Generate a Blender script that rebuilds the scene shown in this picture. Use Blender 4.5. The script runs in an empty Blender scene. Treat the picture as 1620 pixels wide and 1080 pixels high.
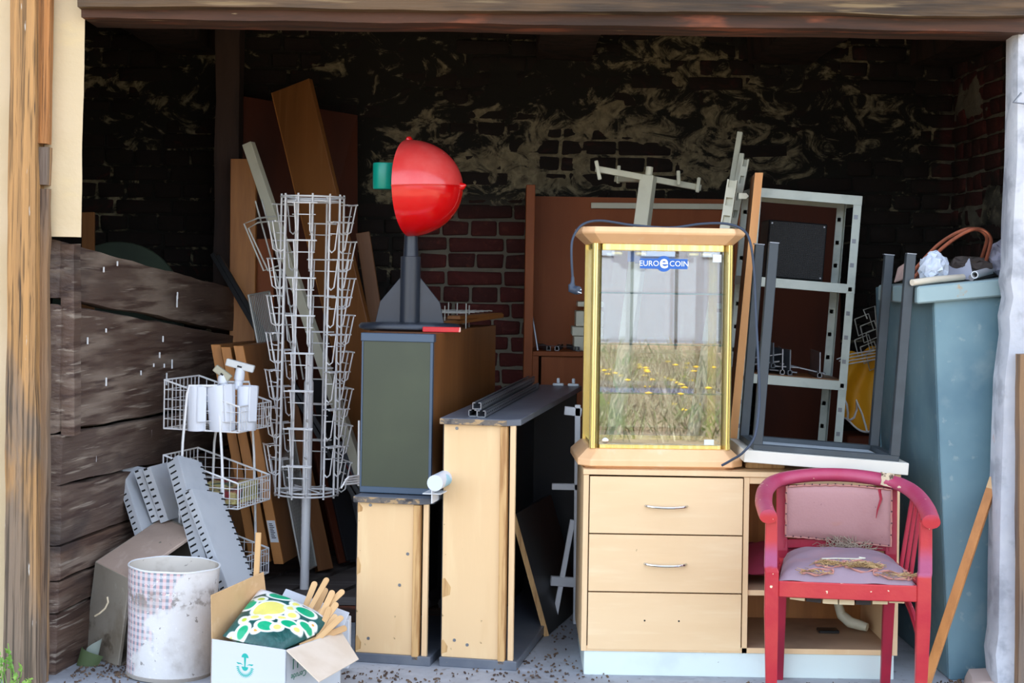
import bpy, bmesh, math, random
from math import sin, cos, pi, radians as R
from mathutils import Vector as V, Matrix, noise
random.seed(7)
C = bpy.context.scene
COL = C.collection

# ---------------------------------------------------------------- camera
F, CX, HY, EYE, ROLL = 2580.0, 810.0, 430.0, 1.5, 0.016
CR, SR = cos(ROLL), sin(ROLL)
cam_data = bpy.data.cameras.new('camera')
cam = bpy.data.objects.new('camera', cam_data)
COL.objects.link(cam)
cam_data.sensor_width = 36.0
cam_data.lens = F / 1620 * 36
cam_data.shift_y = -(540 - HY) / 1620
cam_data.clip_end = 200
cam.matrix_world = Matrix(((CR, -SR, 0, 0), (0, 0, -1, 0), (SR, CR, 0, EYE), (0, 0, 0, 1)))
C.camera = cam

# ---------------------------------------------------------------- sky, sun, exposure
w = bpy.data.worlds.new('sky'); C.world = w; w.use_nodes = True
nt = w.node_tree; nt.nodes.clear()
sky = nt.nodes.new('ShaderNodeTexSky')
sky.sky_type = 'NISHITA'; sky.sun_disc = False
sky.sun_elevation = R(52); sky.sun_rotation = R(15)
sky.air_density = 1.0; sky.dust_density = 2.5; sky.ozone_density = 1.0
bg = nt.nodes.new('ShaderNodeBackground'); bg.inputs[1].default_value = 0.30
wo = nt.nodes.new('ShaderNodeOutputWorld')
hz = nt.nodes.new('ShaderNodeHueSaturation'); hz.inputs['Saturation'].default_value = .55      # hazy spring sky
nt.links.new(sky.outputs[0], hz.inputs['Color']); nt.links.new(hz.outputs[0], bg.inputs[0]); nt.links.new(bg.outputs[0], wo.inputs[0])
sd = bpy.data.lights.new('sun', 'SUN'); sun = bpy.data.objects.new('sun', sd); COL.objects.link(sun)
sd.energy = 4.0; sd.angle = R(0.6); sd.color = (1, .95, .86)
sun.rotation_euler = V((-.25, -1, -1.25)).to_track_quat('-Z', 'Y').to_euler()   # high behind the barn: its front stands in shade
C.view_settings.view_transform = 'Standard'; C.view_settings.look = 'None'
C.view_settings.gamma = 1; C.view_settings.use_curve_mapping = False
C.view_settings.exposure = 1.66

# ---------------------------------------------------------------- helpers
def P(px, py, Y):
    dx, dy = px - CX, py - HY
    return V(((dx * CR + dy * SR) * Y / F, Y, EYE - (-dx * SR + dy * CR) * Y / F))
def FL(px, py):                       # the floor point seen at a pixel
    dx, dy = px - CX, py - HY
    Y = EYE * F / (-dx * SR + dy * CR)
    return V(((dx * CR + dy * SR) * Y / F, Y, 0))
def lerp(a, b, t): return a + (b - a) * t
def frame(x, y, z, o=(0, 0, 0)):
    x, y, z = V(x).normalized(), V(y).normalized(), V(z).normalized()
    return Matrix(((x.x, y.x, z.x, o[0]), (x.y, y.y, z.y, o[1]), (x.z, y.z, z.z, o[2]), (0, 0, 0, 1)))
def along(a, b, face=(0, -1, 0)):     # frame at a, z towards b, -y towards face
    z = (V(b) - V(a)).normalized(); y = -V(face); y = (y - z * y.dot(z)).normalized(); x = y.cross(z)
    return frame(x, y, z, a)
def T(x=0, y=0, z=0, rx=0, ry=0, rz=0):
    return Matrix.Translation((x, y, z)) @ Matrix.Rotation(rz, 4, 'Z') @ Matrix.Rotation(ry, 4, 'Y') @ Matrix.Rotation(rx, 4, 'X')
HEX = [(0, 3, 2, 1), (4, 5, 6, 7), (0, 1, 5, 4), (1, 2, 6, 5), (2, 3, 7, 6), (3, 0, 4, 7)]
class MB:
    def __init__(s): s.v, s.f, s.M = [], [], None
    def add(s, vs, fs):
        o = len(s.v)
        s.v += [(s.M @ V(x)) if s.M else V(x) for x in vs]
        s.f += [tuple(i + o for i in f) for f in fs]
        return s
    def hexa(s, p): return s.add(p, HEX)
    def box(s, x0, x1, y0, y1, z0, z1):
        return s.hexa([(x0, y0, z0), (x1, y0, z0), (x1, y1, z0), (x0, y1, z0), (x0, y0, z1), (x1, y0, z1), (x1, y1, z1), (x0, y1, z1)])
    def bar(s, a, b, w, h, face=(0, -1, 0)):
        M = along(a, b, face); L = (V(b) - V(a)).length
        return s.add([M @ V(q) for q in [(-w/2, -h/2, 0), (w/2, -h/2, 0), (w/2, h/2, 0), (-w/2, h/2, 0), (-w/2, -h/2, L), (w/2, -h/2, L), (w/2, h/2, L), (-w/2, h/2, L)]], HEX)
    def slab(s, a, b, c, d, t):       # quad a,b,c,d thickened by t along its normal
        a, b, c, d = V(a), V(b), V(c), V(d); n = (b - a).cross(d - a).normalized() * t
        return s.hexa([a, b, c, d, a + n, b + n, c + n, d + n])
    def tube(s, pts, r, n=6, closed=False, caps=True):
        pts = [V(p) for p in pts]; k = len(pts); rs = r if isinstance(r, (list, tuple)) else [r] * k
        vs, fs, prev = [], [], None
        for i, p in enumerate(pts):
            if closed: t = pts[(i + 1) % k] - pts[i - 1]
            else: t = pts[min(i + 1, k - 1)] - pts[max(i - 1, 0)]
            if t.length < 1e-9: t = V((0, 0, 1))
            t.normalize()
            if prev is None:
                u = t.orthogonal().normalized()
            else:
                u = prev - t * prev.dot(t); u = u.normalized() if u.length > 1e-6 else t.orthogonal().normalized()
            prev = u; q = t.cross(u)
            vs += [p + (u * cos(2 * pi * j / n + pi / n) + q * sin(2 * pi * j / n + pi / n)) * rs[i] for j in range(n)]
        for i in range(k if closed else k - 1):
            for j in range(n):
                a, b = i * n + j, i * n + (j + 1) % n
                c, d = ((i + 1) % k) * n + (j + 1) % n, ((i + 1) % k) * n + j
                fs.append((a, b, c, d))
        if caps and not closed: fs += [tuple(range(n))[::-1], tuple(range((k - 1) * n, k * n))]
        return s.add(vs, fs)
    def lathe(s, prof, n=24, M=None, cap0=False, cap1=False):
        vs, fs = [], []
        for r, z in prof: vs += [V((r * cos(2 * pi * j / n), r * sin(2 * pi * j / n), z)) for j in range(n)]
        if M: vs = [M @ v for v in vs]
        for i in range(len(prof) - 1):
            for j in range(n): fs.append((i * n + j, i * n + (j + 1) % n, (i + 1) * n + (j + 1) % n, (i + 1) * n + j))
        if cap0: fs.append(tuple(range(n))[::-1])
        if cap1: fs.append(tuple(range((len(prof) - 1) * n, len(prof) * n)))
        return s.add(vs, fs)
    def prism(s, pts, t, M=None):     # outline in local xy, 0..t in z
        n = len(pts); vs = [V((x, y, 0)) for x, y in pts] + [V((x, y, t)) for x, y in pts]
        if M: vs = [M @ v for v in vs]
        fs = [tuple(range(n))[::-1], tuple(range(n, 2 * n))] + [(i, (i + 1) % n, n + (i + 1) % n, n + i) for i in range(n)]
        return s.add(vs, fs)
    def grid(s, nu, nv, fn, flip=False):
        vs = [V(fn(i / nu, j / nv)) for j in range(nv + 1) for i in range(nu + 1)]
        fs = [(j * (nu + 1) + i, j * (nu + 1) + i + 1, (j + 1) * (nu + 1) + i + 1, (j + 1) * (nu + 1) + i) for j in range(nv) for i in range(nu)]
        return s.add(vs, [f[::-1] for f in fs] if flip else fs)
    def rough(s, p8, nu, k, amp, freq=3.0, wav=0.0):   # long hexahedron p8 (4 + 4 corners), noisy surface
        p = [V(q) for q in p8]; vs, fs = [], []; n = 4 * k
        off = V((random.random() * 50, random.random() * 50, random.random() * 50))
        for i in range(nu + 1):
            t = i / nu; ring = [lerp(p[j], p[j + 4], t) for j in range(4)]; cen = sum(ring, V()) / 4
            for j in range(4):
                for m in range(k):
                    q = lerp(ring[j], ring[(j + 1) % 4], m / k)
                    if m == 0: q = lerp(q, cen, .03)
                    vs.append(q + noise.noise_vector(q * freq + off) * amp + noise.noise_vector(q * freq * 4 + off) * amp * .35)
        for i in range(nu):
            for j in range(n): fs.append((i * n + j, i * n + (j + 1) % n, (i + 1) * n + (j + 1) % n, (i + 1) * n + j))
        fs += [tuple(range(n))[::-1], tuple(range(nu * n, (nu + 1) * n))]
        return s.add(vs, fs)
WM = {}
def mesh_of(mb, name, bevel=0, smooth=False, angle=35, seg=1):
    me = bpy.data.meshes.new(name)
    me.from_pydata([tuple(v) for v in mb.v], [], mb.f)
    bm = bmesh.new(); bm.from_mesh(me)
    bmesh.ops.recalc_face_normals(bm, faces=bm.faces)
    if bevel:
        es = [e for e in bm.edges if len(e.link_faces) == 2 and e.calc_face_angle(0) > R(30)]
        bmesh.ops.bevel(bm, geom=es, offset=bevel, segments=seg, profile=.6, affect='EDGES', clamp_overlap=True)
    bm.to_mesh(me); bm.free()
    if smooth:
        me.polygons.foreach_set('use_smooth', [True] * len(me.polygons))
        me.set_sharp_from_angle(angle=R(angle))
    return me
def put(o, parent=None, M=None):
    COL.objects.link(o)
    if parent: o.parent = parent
    if M is not None: o.matrix_basis = M
    WM[o.name] = (WM[parent.name] if parent else Matrix()) @ (M if M is not None else Matrix())
    return o
def tag(o, label=None, cat=None, group=None, kind=None):
    if label: o['label'] = label
    if cat: o['category'] = cat
    if group: o['group'] = group
    if kind: o['kind'] = kind
    return o
def thing(name, label, cat, M=None, group=None):
    if M is None: M = Matrix()
    elif not isinstance(M, Matrix): M = Matrix.Translation(M)
    o = bpy.data.objects.new(name, None); o.empty_display_size = .1
    return tag(put(o, None, M), label, cat, group)
def part(name, mb, m, parent, world=False, label=None, kind=None, M=None, **k):
    if world:
        inv = (WM[parent.name] @ (M if M is not None else Matrix())).inverted(); mb.v = [inv @ v for v in mb.v]
    o = bpy.data.objects.new(name, mesh_of(mb, name, **k)); o.data.materials.append(m)
    return tag(put(o, parent, M), label, None, None, kind)
def solo(name, mb, m, label, cat, M=None, world=True, group=None, kind=None, **k):
    """a thing that is one mesh; world: verts are world coordinates, the origin goes to its base"""
    if M is None:
        n = len(mb.v); c = sum(mb.v, V()) / n; M = Matrix.Translation((c.x, c.y, min(v.z for v in mb.v)))
    elif not isinstance(M, Matrix): M = Matrix.Translation(M)
    if world: inv = M.inverted(); mb.v = [inv @ v for v in mb.v]
    o = bpy.data.objects.new(name, mesh_of(mb, name, **k)); o.data.materials.append(m)
    return tag(put(o, None, M), label, cat, group, kind)
def struct(name, mb, m, label=None, **k): return solo(name, mb, m, label, None, kind='structure', **k)
def board(name, m, label, cat, a, b, w, t, face=(0, -1, 0), bevel=.002, group=None, n=None):
    M = along(a, b, face); L = (V(b) - V(a)).length
    return solo(name, MB().box(-w/2, w/2, -t/2, t/2, 0, L), m, label, cat, M=M, world=False, bevel=bevel, group=group)
def dup(o, M=None, parent=None, label=None):
    c = o.copy(); COL.objects.link(c)
    if parent: c.parent = parent
    if M is not None: c.matrix_basis = M
    WM[c.name] = (WM[parent.name] if parent else Matrix()) @ c.matrix_basis
    if label: c['label'] = label
    for ch in o.children: dup(ch, None, c)
    return c

def mtext(s_, size, M, m, parent, label=None, align='CENTER', shear=0, bold=0):
    cu = bpy.data.curves.new('lettering', 'FONT'); cu.body = s_; cu.size = size; cu.extrude = .0003; cu.align_x = align; cu.align_y = 'CENTER'; cu.offset = bold; cu.resolution_u = 3
    o = bpy.data.objects.new('tmp', cu); me = bpy.data.meshes.new_from_object(o); bpy.data.objects.remove(o); bpy.data.curves.remove(cu)
    me.materials.clear(); me.materials.append(m); q = bpy.data.objects.new('lettering', me); put(q, parent, M); return tag(q, label)

# ---------------------------------------------------------------- materials
def lin(c):
    return tuple(((x / 255) / 12.92 if x / 255 <= .04045 else (((x / 255) + .055) / 1.055) ** 2.4) for x in c[:3]) + (1,)
class NT:
    def __init__(s, name):
        s.m = bpy.data.materials.new(name); s.m.use_nodes = True; s.t = s.m.node_tree; s.n = s.t.nodes
        s.n.clear(); s.out = s.n.new('ShaderNodeOutputMaterial'); s.b = s.n.new('ShaderNodeBsdfPrincipled')
        s.t.links.new(s.b.outputs[0], s.out.inputs[0]); s._c = {}
    def link(s, a, b): s.t.links.new(a, b)
    def coord(s, kind='Object'):
        if kind not in s._c:
            if kind == 'World':
                g = s.n.new('ShaderNodeNewGeometry'); s._c[kind] = g.outputs['Position']
            else:
                g = s.n.new('ShaderNodeTexCoord'); s._c[kind] = g.outputs[kind]
        return s._c[kind]
    def mapped(s, scale, kind='Object', loc=(0, 0, 0), rot=(0, 0, 0)):
        mp = s.n.new('ShaderNodeMapping')
        mp.inputs['Scale'].default_value = scale if hasattr(scale, '__len__') else (scale,) * 3
        mp.inputs['Location'].default_value = loc; mp.inputs['Rotation'].default_value = rot
        s.link(s.coord(kind), mp.inputs[0]); return mp.outputs[0]
    def noise(s, scale, detail=4, dist=0, kind='Object', loc=(0, 0, 0), rough=.55):
        x = s.n.new('ShaderNodeTexNoise'); x.inputs['Scale'].default_value = 1
        x.inputs['Detail'].default_value = detail; x.inputs['Distortion'].default_value = dist; x.inputs['Roughness'].default_value = rough
        s.link(s.mapped(scale, kind, loc), x.inputs['Vector']); return x.outputs['Fac']
    def ramp(s, fac, lo, hi):
        r = s.n.new('ShaderNodeMapRange'); r.inputs[1].default_value = lo; r.inputs[2].default_value = hi
        r.interpolation_type = 'SMOOTHSTEP'; s.link(fac, r.inputs[0]); return r.outputs[0]
    def math(s, op, a, b=None):
        x = s.n.new('ShaderNodeMath'); x.operation = op
        for i, q in enumerate((a, b)):
            if q is None: continue
            if isinstance(q, (int, float)): x.inputs[i].default_value = q
            else: s.link(q, x.inputs[i])
        return x.outputs[0]
    def mix(s, fac, a, b):
        x = s.n.new('ShaderNodeMix'); x.data_type = 'RGBA'
        for i, q in ((0, fac), (6, a), (7, b)):
            if isinstance(q, (int, float)): x.inputs[i].default_value = q
            elif isinstance(q, tuple): x.inputs[i].default_value = q
            else: s.link(q, x.inputs[i])
        return x.outputs[2]
    def sep(s, kind='Object'):
        x = s.n.new('ShaderNodeSeparateXYZ'); s.link(s.coord(kind), x.inputs[0]); return x.outputs
    def set(s, name, v):
        if isinstance(v, (int, float, tuple)): s.b.inputs[name].default_value = v
        else: s.link(v, s.b.inputs[name])
    def bump(s, h, strength=.3, dist=.01):
        x = s.n.new('ShaderNodeBump'); x.inputs['Strength'].default_value = strength; x.inputs['Distance'].default_value = dist
        s.link(h, x.inputs['Height']); s.link(x.outputs[0], s.b.inputs['Normal'])
def mat(name, col, rough=.5, metal=0, layers=(), bump=None, kind='Object', vary=None, **inp):
    """layers: (colour, scale, lo, hi, amount, detail, distortion) noise masks laid over the base colour"""
    k = NT(name); c = lin(col)
    if vary:                              # slight tint change per object
        oi = k.n.new('ShaderNodeObjectInfo'); c = k.mix(k.math('MULTIPLY', oi.outputs['Random'], vary[1]), c, lin(vary[0]))
    for i, L in enumerate(layers):
        L = tuple(L) + (1.0, 4, 0)[len(L) - 4:]
        f = k.ramp(k.noise(L[1], L[5], L[6], kind, loc=(i * 7.3, i * 3.1, i * 5.7)), L[2], L[3])
        if L[4] != 1: f = k.math('MULTIPLY', f, L[4])
        c = k.mix(f, c, lin(L[0]))
    k.set('Base Color', c); k.set('Roughness', rough); k.set('Metallic', metal)
    for a, b in inp.items(): k.set(a.replace('_', ' '), b)
    if bump: k.bump(k.noise(bump[0], bump[3] if len(bump) > 3 else 4, 0, kind), bump[1], bump[2] if len(bump) > 2 else .01)
    return k.m
m_beech = mat('beech_laminate', (230, 196, 152), .42, layers=[((216, 176, 128), (6, 6, 1.2), .35, .75, .6), ((240, 216, 174), (30, 30, 3), .5, .8, .4)], bump=((80, 80, 8), .04))
m_beech_d = mat('worn_beech_laminate', (226, 190, 142), .45, layers=[((204, 160, 106), (5, 5, 1), .5, .8, .6), ((236, 208, 160), (14, 14, 2), .5, .75, .5), ((120, 88, 52), 26, .72, .76, .7)], bump=((60, 60, 8), .05))
m_batten = mat('raw_pine_batten', (206, 164, 108), .6, layers=[((168, 122, 72), (50, 50, 4), .45, .7), ((120, 86, 54), 9, .62, .72, .6)], bump=((70, 70, 6), .2))
m_pine = mat('pine_stick', (224, 184, 130), .6, layers=[((190, 142, 90), (60, 60, 5), .45, .75, .7)], bump=((60, 60, 6), .15), vary=((190, 148, 98), .7))
m_brownboard = mat('brown_chipboard_laminate', (138, 88, 44), .45, layers=[((114, 70, 32), (4, 4, .6), .35, .7), ((150, 104, 62), (40, 40, 2), .5, .8, .5)], bump=((60, 60, 6), .04))
m_ochre = mat('ochre_board_edge', (186, 124, 62), .5, layers=[((158, 100, 46), (20, 20, 2), .4, .7, .8)], bump=((50, 50, 6), .08))
m_orange = mat('orange_veneer', (222, 158, 92), .42, layers=[((204, 136, 72), (10, 10, 1), .4, .7, .7)])
m_mahog = mat('dark_red_brown_panel', (88, 42, 24), .6, Specular_IOR_Level=.2, layers=[((70, 36, 24), (3, 3, 1), .4, .7)])
m_wardrobe = mat('walnut_laminate', (150, 82, 42), .5, Specular_IOR_Level=.2, layers=[((126, 66, 32), (3, 3, .7), .35, .7), ((164, 94, 52), (30, 30, 2), .5, .8, .5)])
m_black = mat('black_laminate', (30, 31, 34), .42, layers=[((44, 45, 48), 6, .5, .75, .6)])
m_slate = mat('slate_laminate_top', (92, 98, 108), .38, layers=[((112, 116, 122), 7, .45, .7, .6), ((150, 140, 120), 40, .7, .76, .5)])
m_chip = mat('chipped_slate_edge', (104, 96, 88), .7, layers=[((170, 140, 100), (30, 30, 60), .5, .58), ((60, 58, 60), 22, .55, .65)], bump=(70, .4))
m_green = mat('dark_green_panel', (52, 62, 48), .33, layers=[((62, 72, 54), 3, .4, .7, .7), ((120, 130, 116), (26, 26, 60), .73, .78, .5)], bump=((3, 3, 20), .03))
m_navy = mat('dark_blue_grey_plastic', (38, 44, 54), .36, layers=[((50, 58, 70), 5, .45, .7, .6), ((150, 156, 164), 60, .74, .77, .6)])
m_bluegrey = mat('blue_grey_steel_edge', (66, 84, 104), .4, metal=.2)
m_white = mat('white_enamel', (226, 228, 230), .35, layers=[((200, 202, 204), 5, .5, .75, .5)])
m_wire = mat('white_coated_wire', (236, 236, 236), .35)
m_wireg = mat('dull_zinc_wire', (188, 188, 180), .45, metal=.2)
m_cream = mat('cream_painted_steel', (214, 212, 190), .42, layers=[((186, 182, 158), 6, .5, .8, .6)])
m_zinc = mat('galvanised_steel', (196, 204, 200), .38, metal=.45, layers=[((164, 174, 172), 9, .45, .7, .6)])
m_alu = mat('grey_aluminium', (128, 132, 138), .35, metal=.6, layers=[((90, 94, 100), 20, .5, .7, .5)])
m_dark = mat('dark_recess', (16, 16, 17), .8)
m_gunmetal = mat('gunmetal_tube', (54, 62, 68), .42, metal=.15, layers=[((70, 80, 86), 8, .5, .75, .5)])
m_greysteel = mat('grey_shelf_steel', (192, 196, 200), .4, metal=.1, layers=[((164, 170, 178), 4, .4, .7, .6)])
m_chrome = mat('chrome', (216, 216, 214), .15, metal=1)
m_gold = mat('gold_anodised', (232, 208, 126), .26, metal=.75, layers=[((244, 230, 176), (60, 60, 1), .45, .6, .6)])
m_peach = mat('peach_beech', (236, 190, 142), .4, layers=[((222, 168, 116), (5, 5, 1), .4, .75, .7), ((240, 210, 176), 12, .55, .75, .5)])
m_cable = mat('blue_grey_cable', (52, 64, 82), .5)
m_plastic_w = mat('white_plastic', (214, 218, 222), .4)
m_card = mat('cardboard', (206, 168, 122), .75, layers=[((188, 148, 102), 6, .4, .7, .6), ((222, 190, 150), 25, .55, .75, .4)])
m_cardw = mat('white_printed_card', (206, 210, 214), .6, layers=[((206, 208, 210), 8, .55, .8, .6)])
m_print = mat('green_print', (24, 172, 158), .6)
m_printd = mat('dark_green_print', (22, 120, 92), .6)
m_copper = mat('copper_tube', (178, 104, 78), .42, metal=.7, layers=[((120, 76, 62), 10, .5, .7, .7)])
m_black_metal = mat('black_satin', (22, 23, 25), .45)
# ================================================================ setting
# ---- walls of brick
def wall_material(name, plaster):
    k = NT(name); x, y, z = k.sep('World')
    big = k.noise((1.3, 1.3, 2.0), 6, .6, 'World'); mid = k.noise((5.5, 5.5, 8), 9, 1.6, 'World', (3, 1, 2), .68)
    fine = k.noise(24, 6, .5, 'World')
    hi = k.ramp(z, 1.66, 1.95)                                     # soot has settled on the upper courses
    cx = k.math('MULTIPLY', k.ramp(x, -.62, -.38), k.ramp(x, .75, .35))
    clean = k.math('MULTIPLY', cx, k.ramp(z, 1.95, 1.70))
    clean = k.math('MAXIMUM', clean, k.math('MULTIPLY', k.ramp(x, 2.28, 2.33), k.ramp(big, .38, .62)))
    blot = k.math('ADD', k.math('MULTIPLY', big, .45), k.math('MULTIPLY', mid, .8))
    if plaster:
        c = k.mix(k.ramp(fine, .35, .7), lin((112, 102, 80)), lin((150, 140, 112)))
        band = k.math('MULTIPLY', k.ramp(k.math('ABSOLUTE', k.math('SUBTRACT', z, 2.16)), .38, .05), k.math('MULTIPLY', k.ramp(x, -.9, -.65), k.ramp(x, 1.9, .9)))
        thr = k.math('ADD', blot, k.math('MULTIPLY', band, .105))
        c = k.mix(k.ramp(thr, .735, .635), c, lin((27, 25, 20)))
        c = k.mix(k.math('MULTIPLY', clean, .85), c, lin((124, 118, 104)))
        spk = k.math('MULTIPLY', k.ramp(mid, .66, .72), .8); c = k.mix(spk, c, lin((140, 132, 108)))
    else:
        oi = k.n.new('ShaderNodeObjectInfo')
        c = k.mix(oi.outputs['Random'], lin((92, 34, 30)), lin((70, 30, 28)))
        c = k.mix(k.ramp(fine, .5, .8), c, lin((112, 54, 42)))
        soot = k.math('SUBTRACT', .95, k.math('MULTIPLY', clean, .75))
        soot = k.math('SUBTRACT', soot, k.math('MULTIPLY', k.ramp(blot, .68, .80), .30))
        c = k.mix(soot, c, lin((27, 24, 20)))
        if name.endswith('side'): pass
    k.set('Base Color', c); k.set('Roughness', .92)
    k.bump(k.math('ADD', mid, k.math('MULTIPLY', fine, .5)), .5, .02)
    return k.m
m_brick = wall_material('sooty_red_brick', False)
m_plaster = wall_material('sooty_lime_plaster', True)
CO = .0887
brick_meshes = {}
def brick_mesh(L, kk):
    if (L, kk) not in brick_meshes:
        rr = random.Random(kk * 31 + int(L * 1000)); b = MB()
        j = lambda s=.006: rr.uniform(-s, s)
        x, y, z = L / 2, .05, .0375
        b.hexa([(-x + j(), -y + j(.008), -z + j()), (x + j(), -y + j(.008), -z + j()), (x, y, -z), (-x, y, -z), (-x + j(), -y + j(.008), z + j()), (x + j(), -y + j(.008), z + j()), (x, y, z), (-x, y, z)])
        me = mesh_of(b, 'brick', bevel=.007, smooth=True, angle=50); me.materials.append(m_brick); brick_meshes[(L, kk)] = me
    return brick_meshes[(L, kk)]
def plaster_amount(x, z):
    n = noise.fractal(V((x * 1.7, z * 2.6, 3.3)), 1.0, 2.0, 5) + .35 * noise.noise(V((x * 7, z * 9, 1)))
    band = math.exp(-((z - 2.2) / .25) ** 2) * .40 + (.12 if z > 2.3 else 0) - (.40 if z < 1.78 else 0)
    if x < -1.05: band = .02 if z > 1.75 else -.25
    if x > 1.0: band -= .08
    return n * .55 + band
def brick_wall(name, label, M, x0, x1, z1, phase, visible, pl):
    """M: local x along the wall, local -y out of the wall face"""
    root = thing(name, label, None, M); root['kind'] = 'structure'
    rest = MB(); rows = int(z1 / CO) + 1; z00 = 1.688 - CO * round(1.688 / CO)
    for r in range(-1, rows):
        zc = z00 + (r + .5) * CO
        if zc < 0.03 or zc > z1 - .03: continue
        head = r % 2 == phase; L = .143 if head else .290; st = .1535 if head else .307
        xo = (-.225 if head else -.3345) - st * 40 + (.03 * math.sin(r * 2.3) if True else 0)
        x = xo
        while x < x1:
            xc = x + st / 2; x += st
            if xc < x0 or xc > x1 - .02: continue
            k = random.randrange(4); d = random.uniform(-.006, .008)
            if visible(xc, zc):
                o = bpy.data.objects.new('brick', brick_mesh(L, k)); put(o, root, T(xc, d + .042, zc + random.uniform(-.003, .003), ry=random.uniform(-.015, .015)))
            else:
                me = brick_mesh(L, k)
                rest.add([(v.co.x + xc, v.co.y + .042 + d, v.co.z + zc) for v in me.vertices], [tuple(p.vertices) for p in me.polygons])
    if rest.v: part('brickwork', rest, m_brick, root, kind='stuff')
    nx, nz = int((x1 - x0) / .022), int(z1 / .022)
    def h(u, v):
        x, z = lerp(x0, x1, u), v * z1
        a = pl(x, z); b = max(0, min(1, (a - .12) / .1))
        return (x, .006 - .02 * b + .006 * noise.noise(V((x * 14, z * 14, 5))), z)
    part('plaster', MB().grid(nx, nz, h), m_plaster, root, smooth=True, angle=180)
    return root
def vis_back(x, z):
    px = CX + x / 8.8 * F; py = HY + (EYE - z) * F / 8.8
    return (130 < px < 340 and 40 < py < 380) or (565 < px < 845 and 40 < py < 560) or (840 <= px < 1510 and 40 < py < 310) or (1365 < px < 1510 and 300 <= py < 420)
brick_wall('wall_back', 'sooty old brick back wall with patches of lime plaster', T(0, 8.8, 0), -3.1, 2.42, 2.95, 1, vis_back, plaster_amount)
def pl_right(x, z):
    return .55 * noise.fractal(V((x * 2, z * 2.5, 9)), 1.0, 2.0, 4) + (.12 if z > 2.35 else -.12)
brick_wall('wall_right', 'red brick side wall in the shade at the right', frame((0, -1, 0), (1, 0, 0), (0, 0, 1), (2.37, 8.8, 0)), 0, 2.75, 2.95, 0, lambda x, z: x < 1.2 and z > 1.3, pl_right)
struct('wall_left_outer', MB().box(-3.25, -3.1, 5.9, 8.9, -.1, 2.95), m_plaster)
m_oldbeam = mat('weathered_beam', (92, 70, 46), .75, layers=[((50, 38, 26), (1.2, 14, 14), .4, .6), ((136, 114, 80), (2, 40, 40), .58, .72, .7), ((150, 70, 40), (1.5, 5, 9), .6, .72, .6)], bump=((3, 60, 60), .5))
m_smoked = mat('smoked_timber', (66, 48, 40), .8, layers=[((36, 26, 22), (8, 8, 1.2), .4, .65)], bump=((30, 30, 4), .4))
m_rail = mat('red_brown_timber', (78, 48, 32), .75, layers=[((50, 32, 22), (1.2, 18, 18), .4, .62), ((140, 76, 50), (2.5, 9, 9), .56, .7, .8), ((196, 176, 140), (5, 40, 40), .7, .75, .7)], bump=((3, 50, 50), .4))
struct('ceiling', MB().box(-3.25, 2.55, 5.9, 8.95, 2.93, 3.05), m_smoked)
for x, wd in ((.26, .3), (1.42, .34), (2.28, .3), (-1.75, .3)):
    struct('ceiling_joist', MB().rough([(x - wd/2, 6.3, 2.64), (x + wd/2, 6.3, 2.64), (x + wd/2, 6.3, 2.94), (x - wd/2, 6.3, 2.94), (x - wd/2, 8.9, 2.64), (x + wd/2, 8.9, 2.64), (x + wd/2, 8.9, 2.94), (x - wd/2, 8.9, 2.94)], 12, 3, .012), m_smoked)
# roof and upper front wall of the barn (above the frame; they shade the front)
m_facade = mat('cream_lime_render', (202, 182, 146), .85, layers=[((214, 196, 166), 2.2, .4, .7, .7), ((220, 196, 140), (3, 3, 8), .6, .8, .4)], bump=(40, .15))
m_whitewash = mat('chipped_whitewash', (178, 182, 190), .85, layers=[((204, 206, 210), 4, .4, .7, .8), ((146, 150, 158), 9, .5, .68, .8), ((120, 124, 134), (7, 7, 2), .58, .7, .6), ((196, 136, 112), 5, .70, .76, .9)], bump=(30, .4))
struct('wall_front_upper', MB().box(-4.2, 4.4, 5.92, 6.3, 2.62, 4.3), m_facade)
m_rooftile = mat('clay_roof', (140, 76, 56), .8)
struct('roof', MB().hexa([(-4.5, 5.4, 4.2), (4.6, 5.4, 4.2), (4.6, 9.4, 5.6), (-4.5, 9.4, 5.6), (-4.5, 5.4, 4.32), (4.6, 5.4, 4.32), (4.6, 9.4, 5.72), (-4.5, 9.4, 5.72)]), m_rooftile)
struct('wall_back_outer', MB().box(-3.4, 2.7, 8.95, 9.1, -.1, 5.6), m_facade)
# lintel beam with its reddish lower rail
a, b = P(118, -14, 5.86), P(1660, 8, 5.86)
up, dn = V((0, 0, .34)), V((0, 0, 0))
def beam_hex(pa, pb, ha, hb, y0, y1):
    q = []
    for p_, (lo, hi_) in ((pa, ha), (pb, hb)):
        q += [V((p_.x, y0, lo)), V((p_.x, y1, lo)), V((p_.x, y1, hi_)), V((p_.x, y0, hi_))]
    return q
A0, A1 = P(126, 14, 5.84), P(1625, 30, 5.84)
struct('trim_1', MB().rough(beam_hex(A0, A1, (A0.z, A0.z + .36), (A1.z, A1.z + .36), 5.80, 6.12), 60, 4, .007, 3), m_oldbeam, 'weathered grey brown lintel beam over the barn opening', smooth=True, angle=50)
B0, B1 = P(131, 30, 5.88), P(1620, 53, 5.88)
struct('trim_2', MB().rough(beam_hex(B0, B1, (B0.z, A0.z + .02), (B1.z, A1.z + .02), 5.85, 6.08), 60, 2, .005, 3), m_rail, 'reddish rail along the underside of the lintel beam', smooth=True, angle=50)
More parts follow.
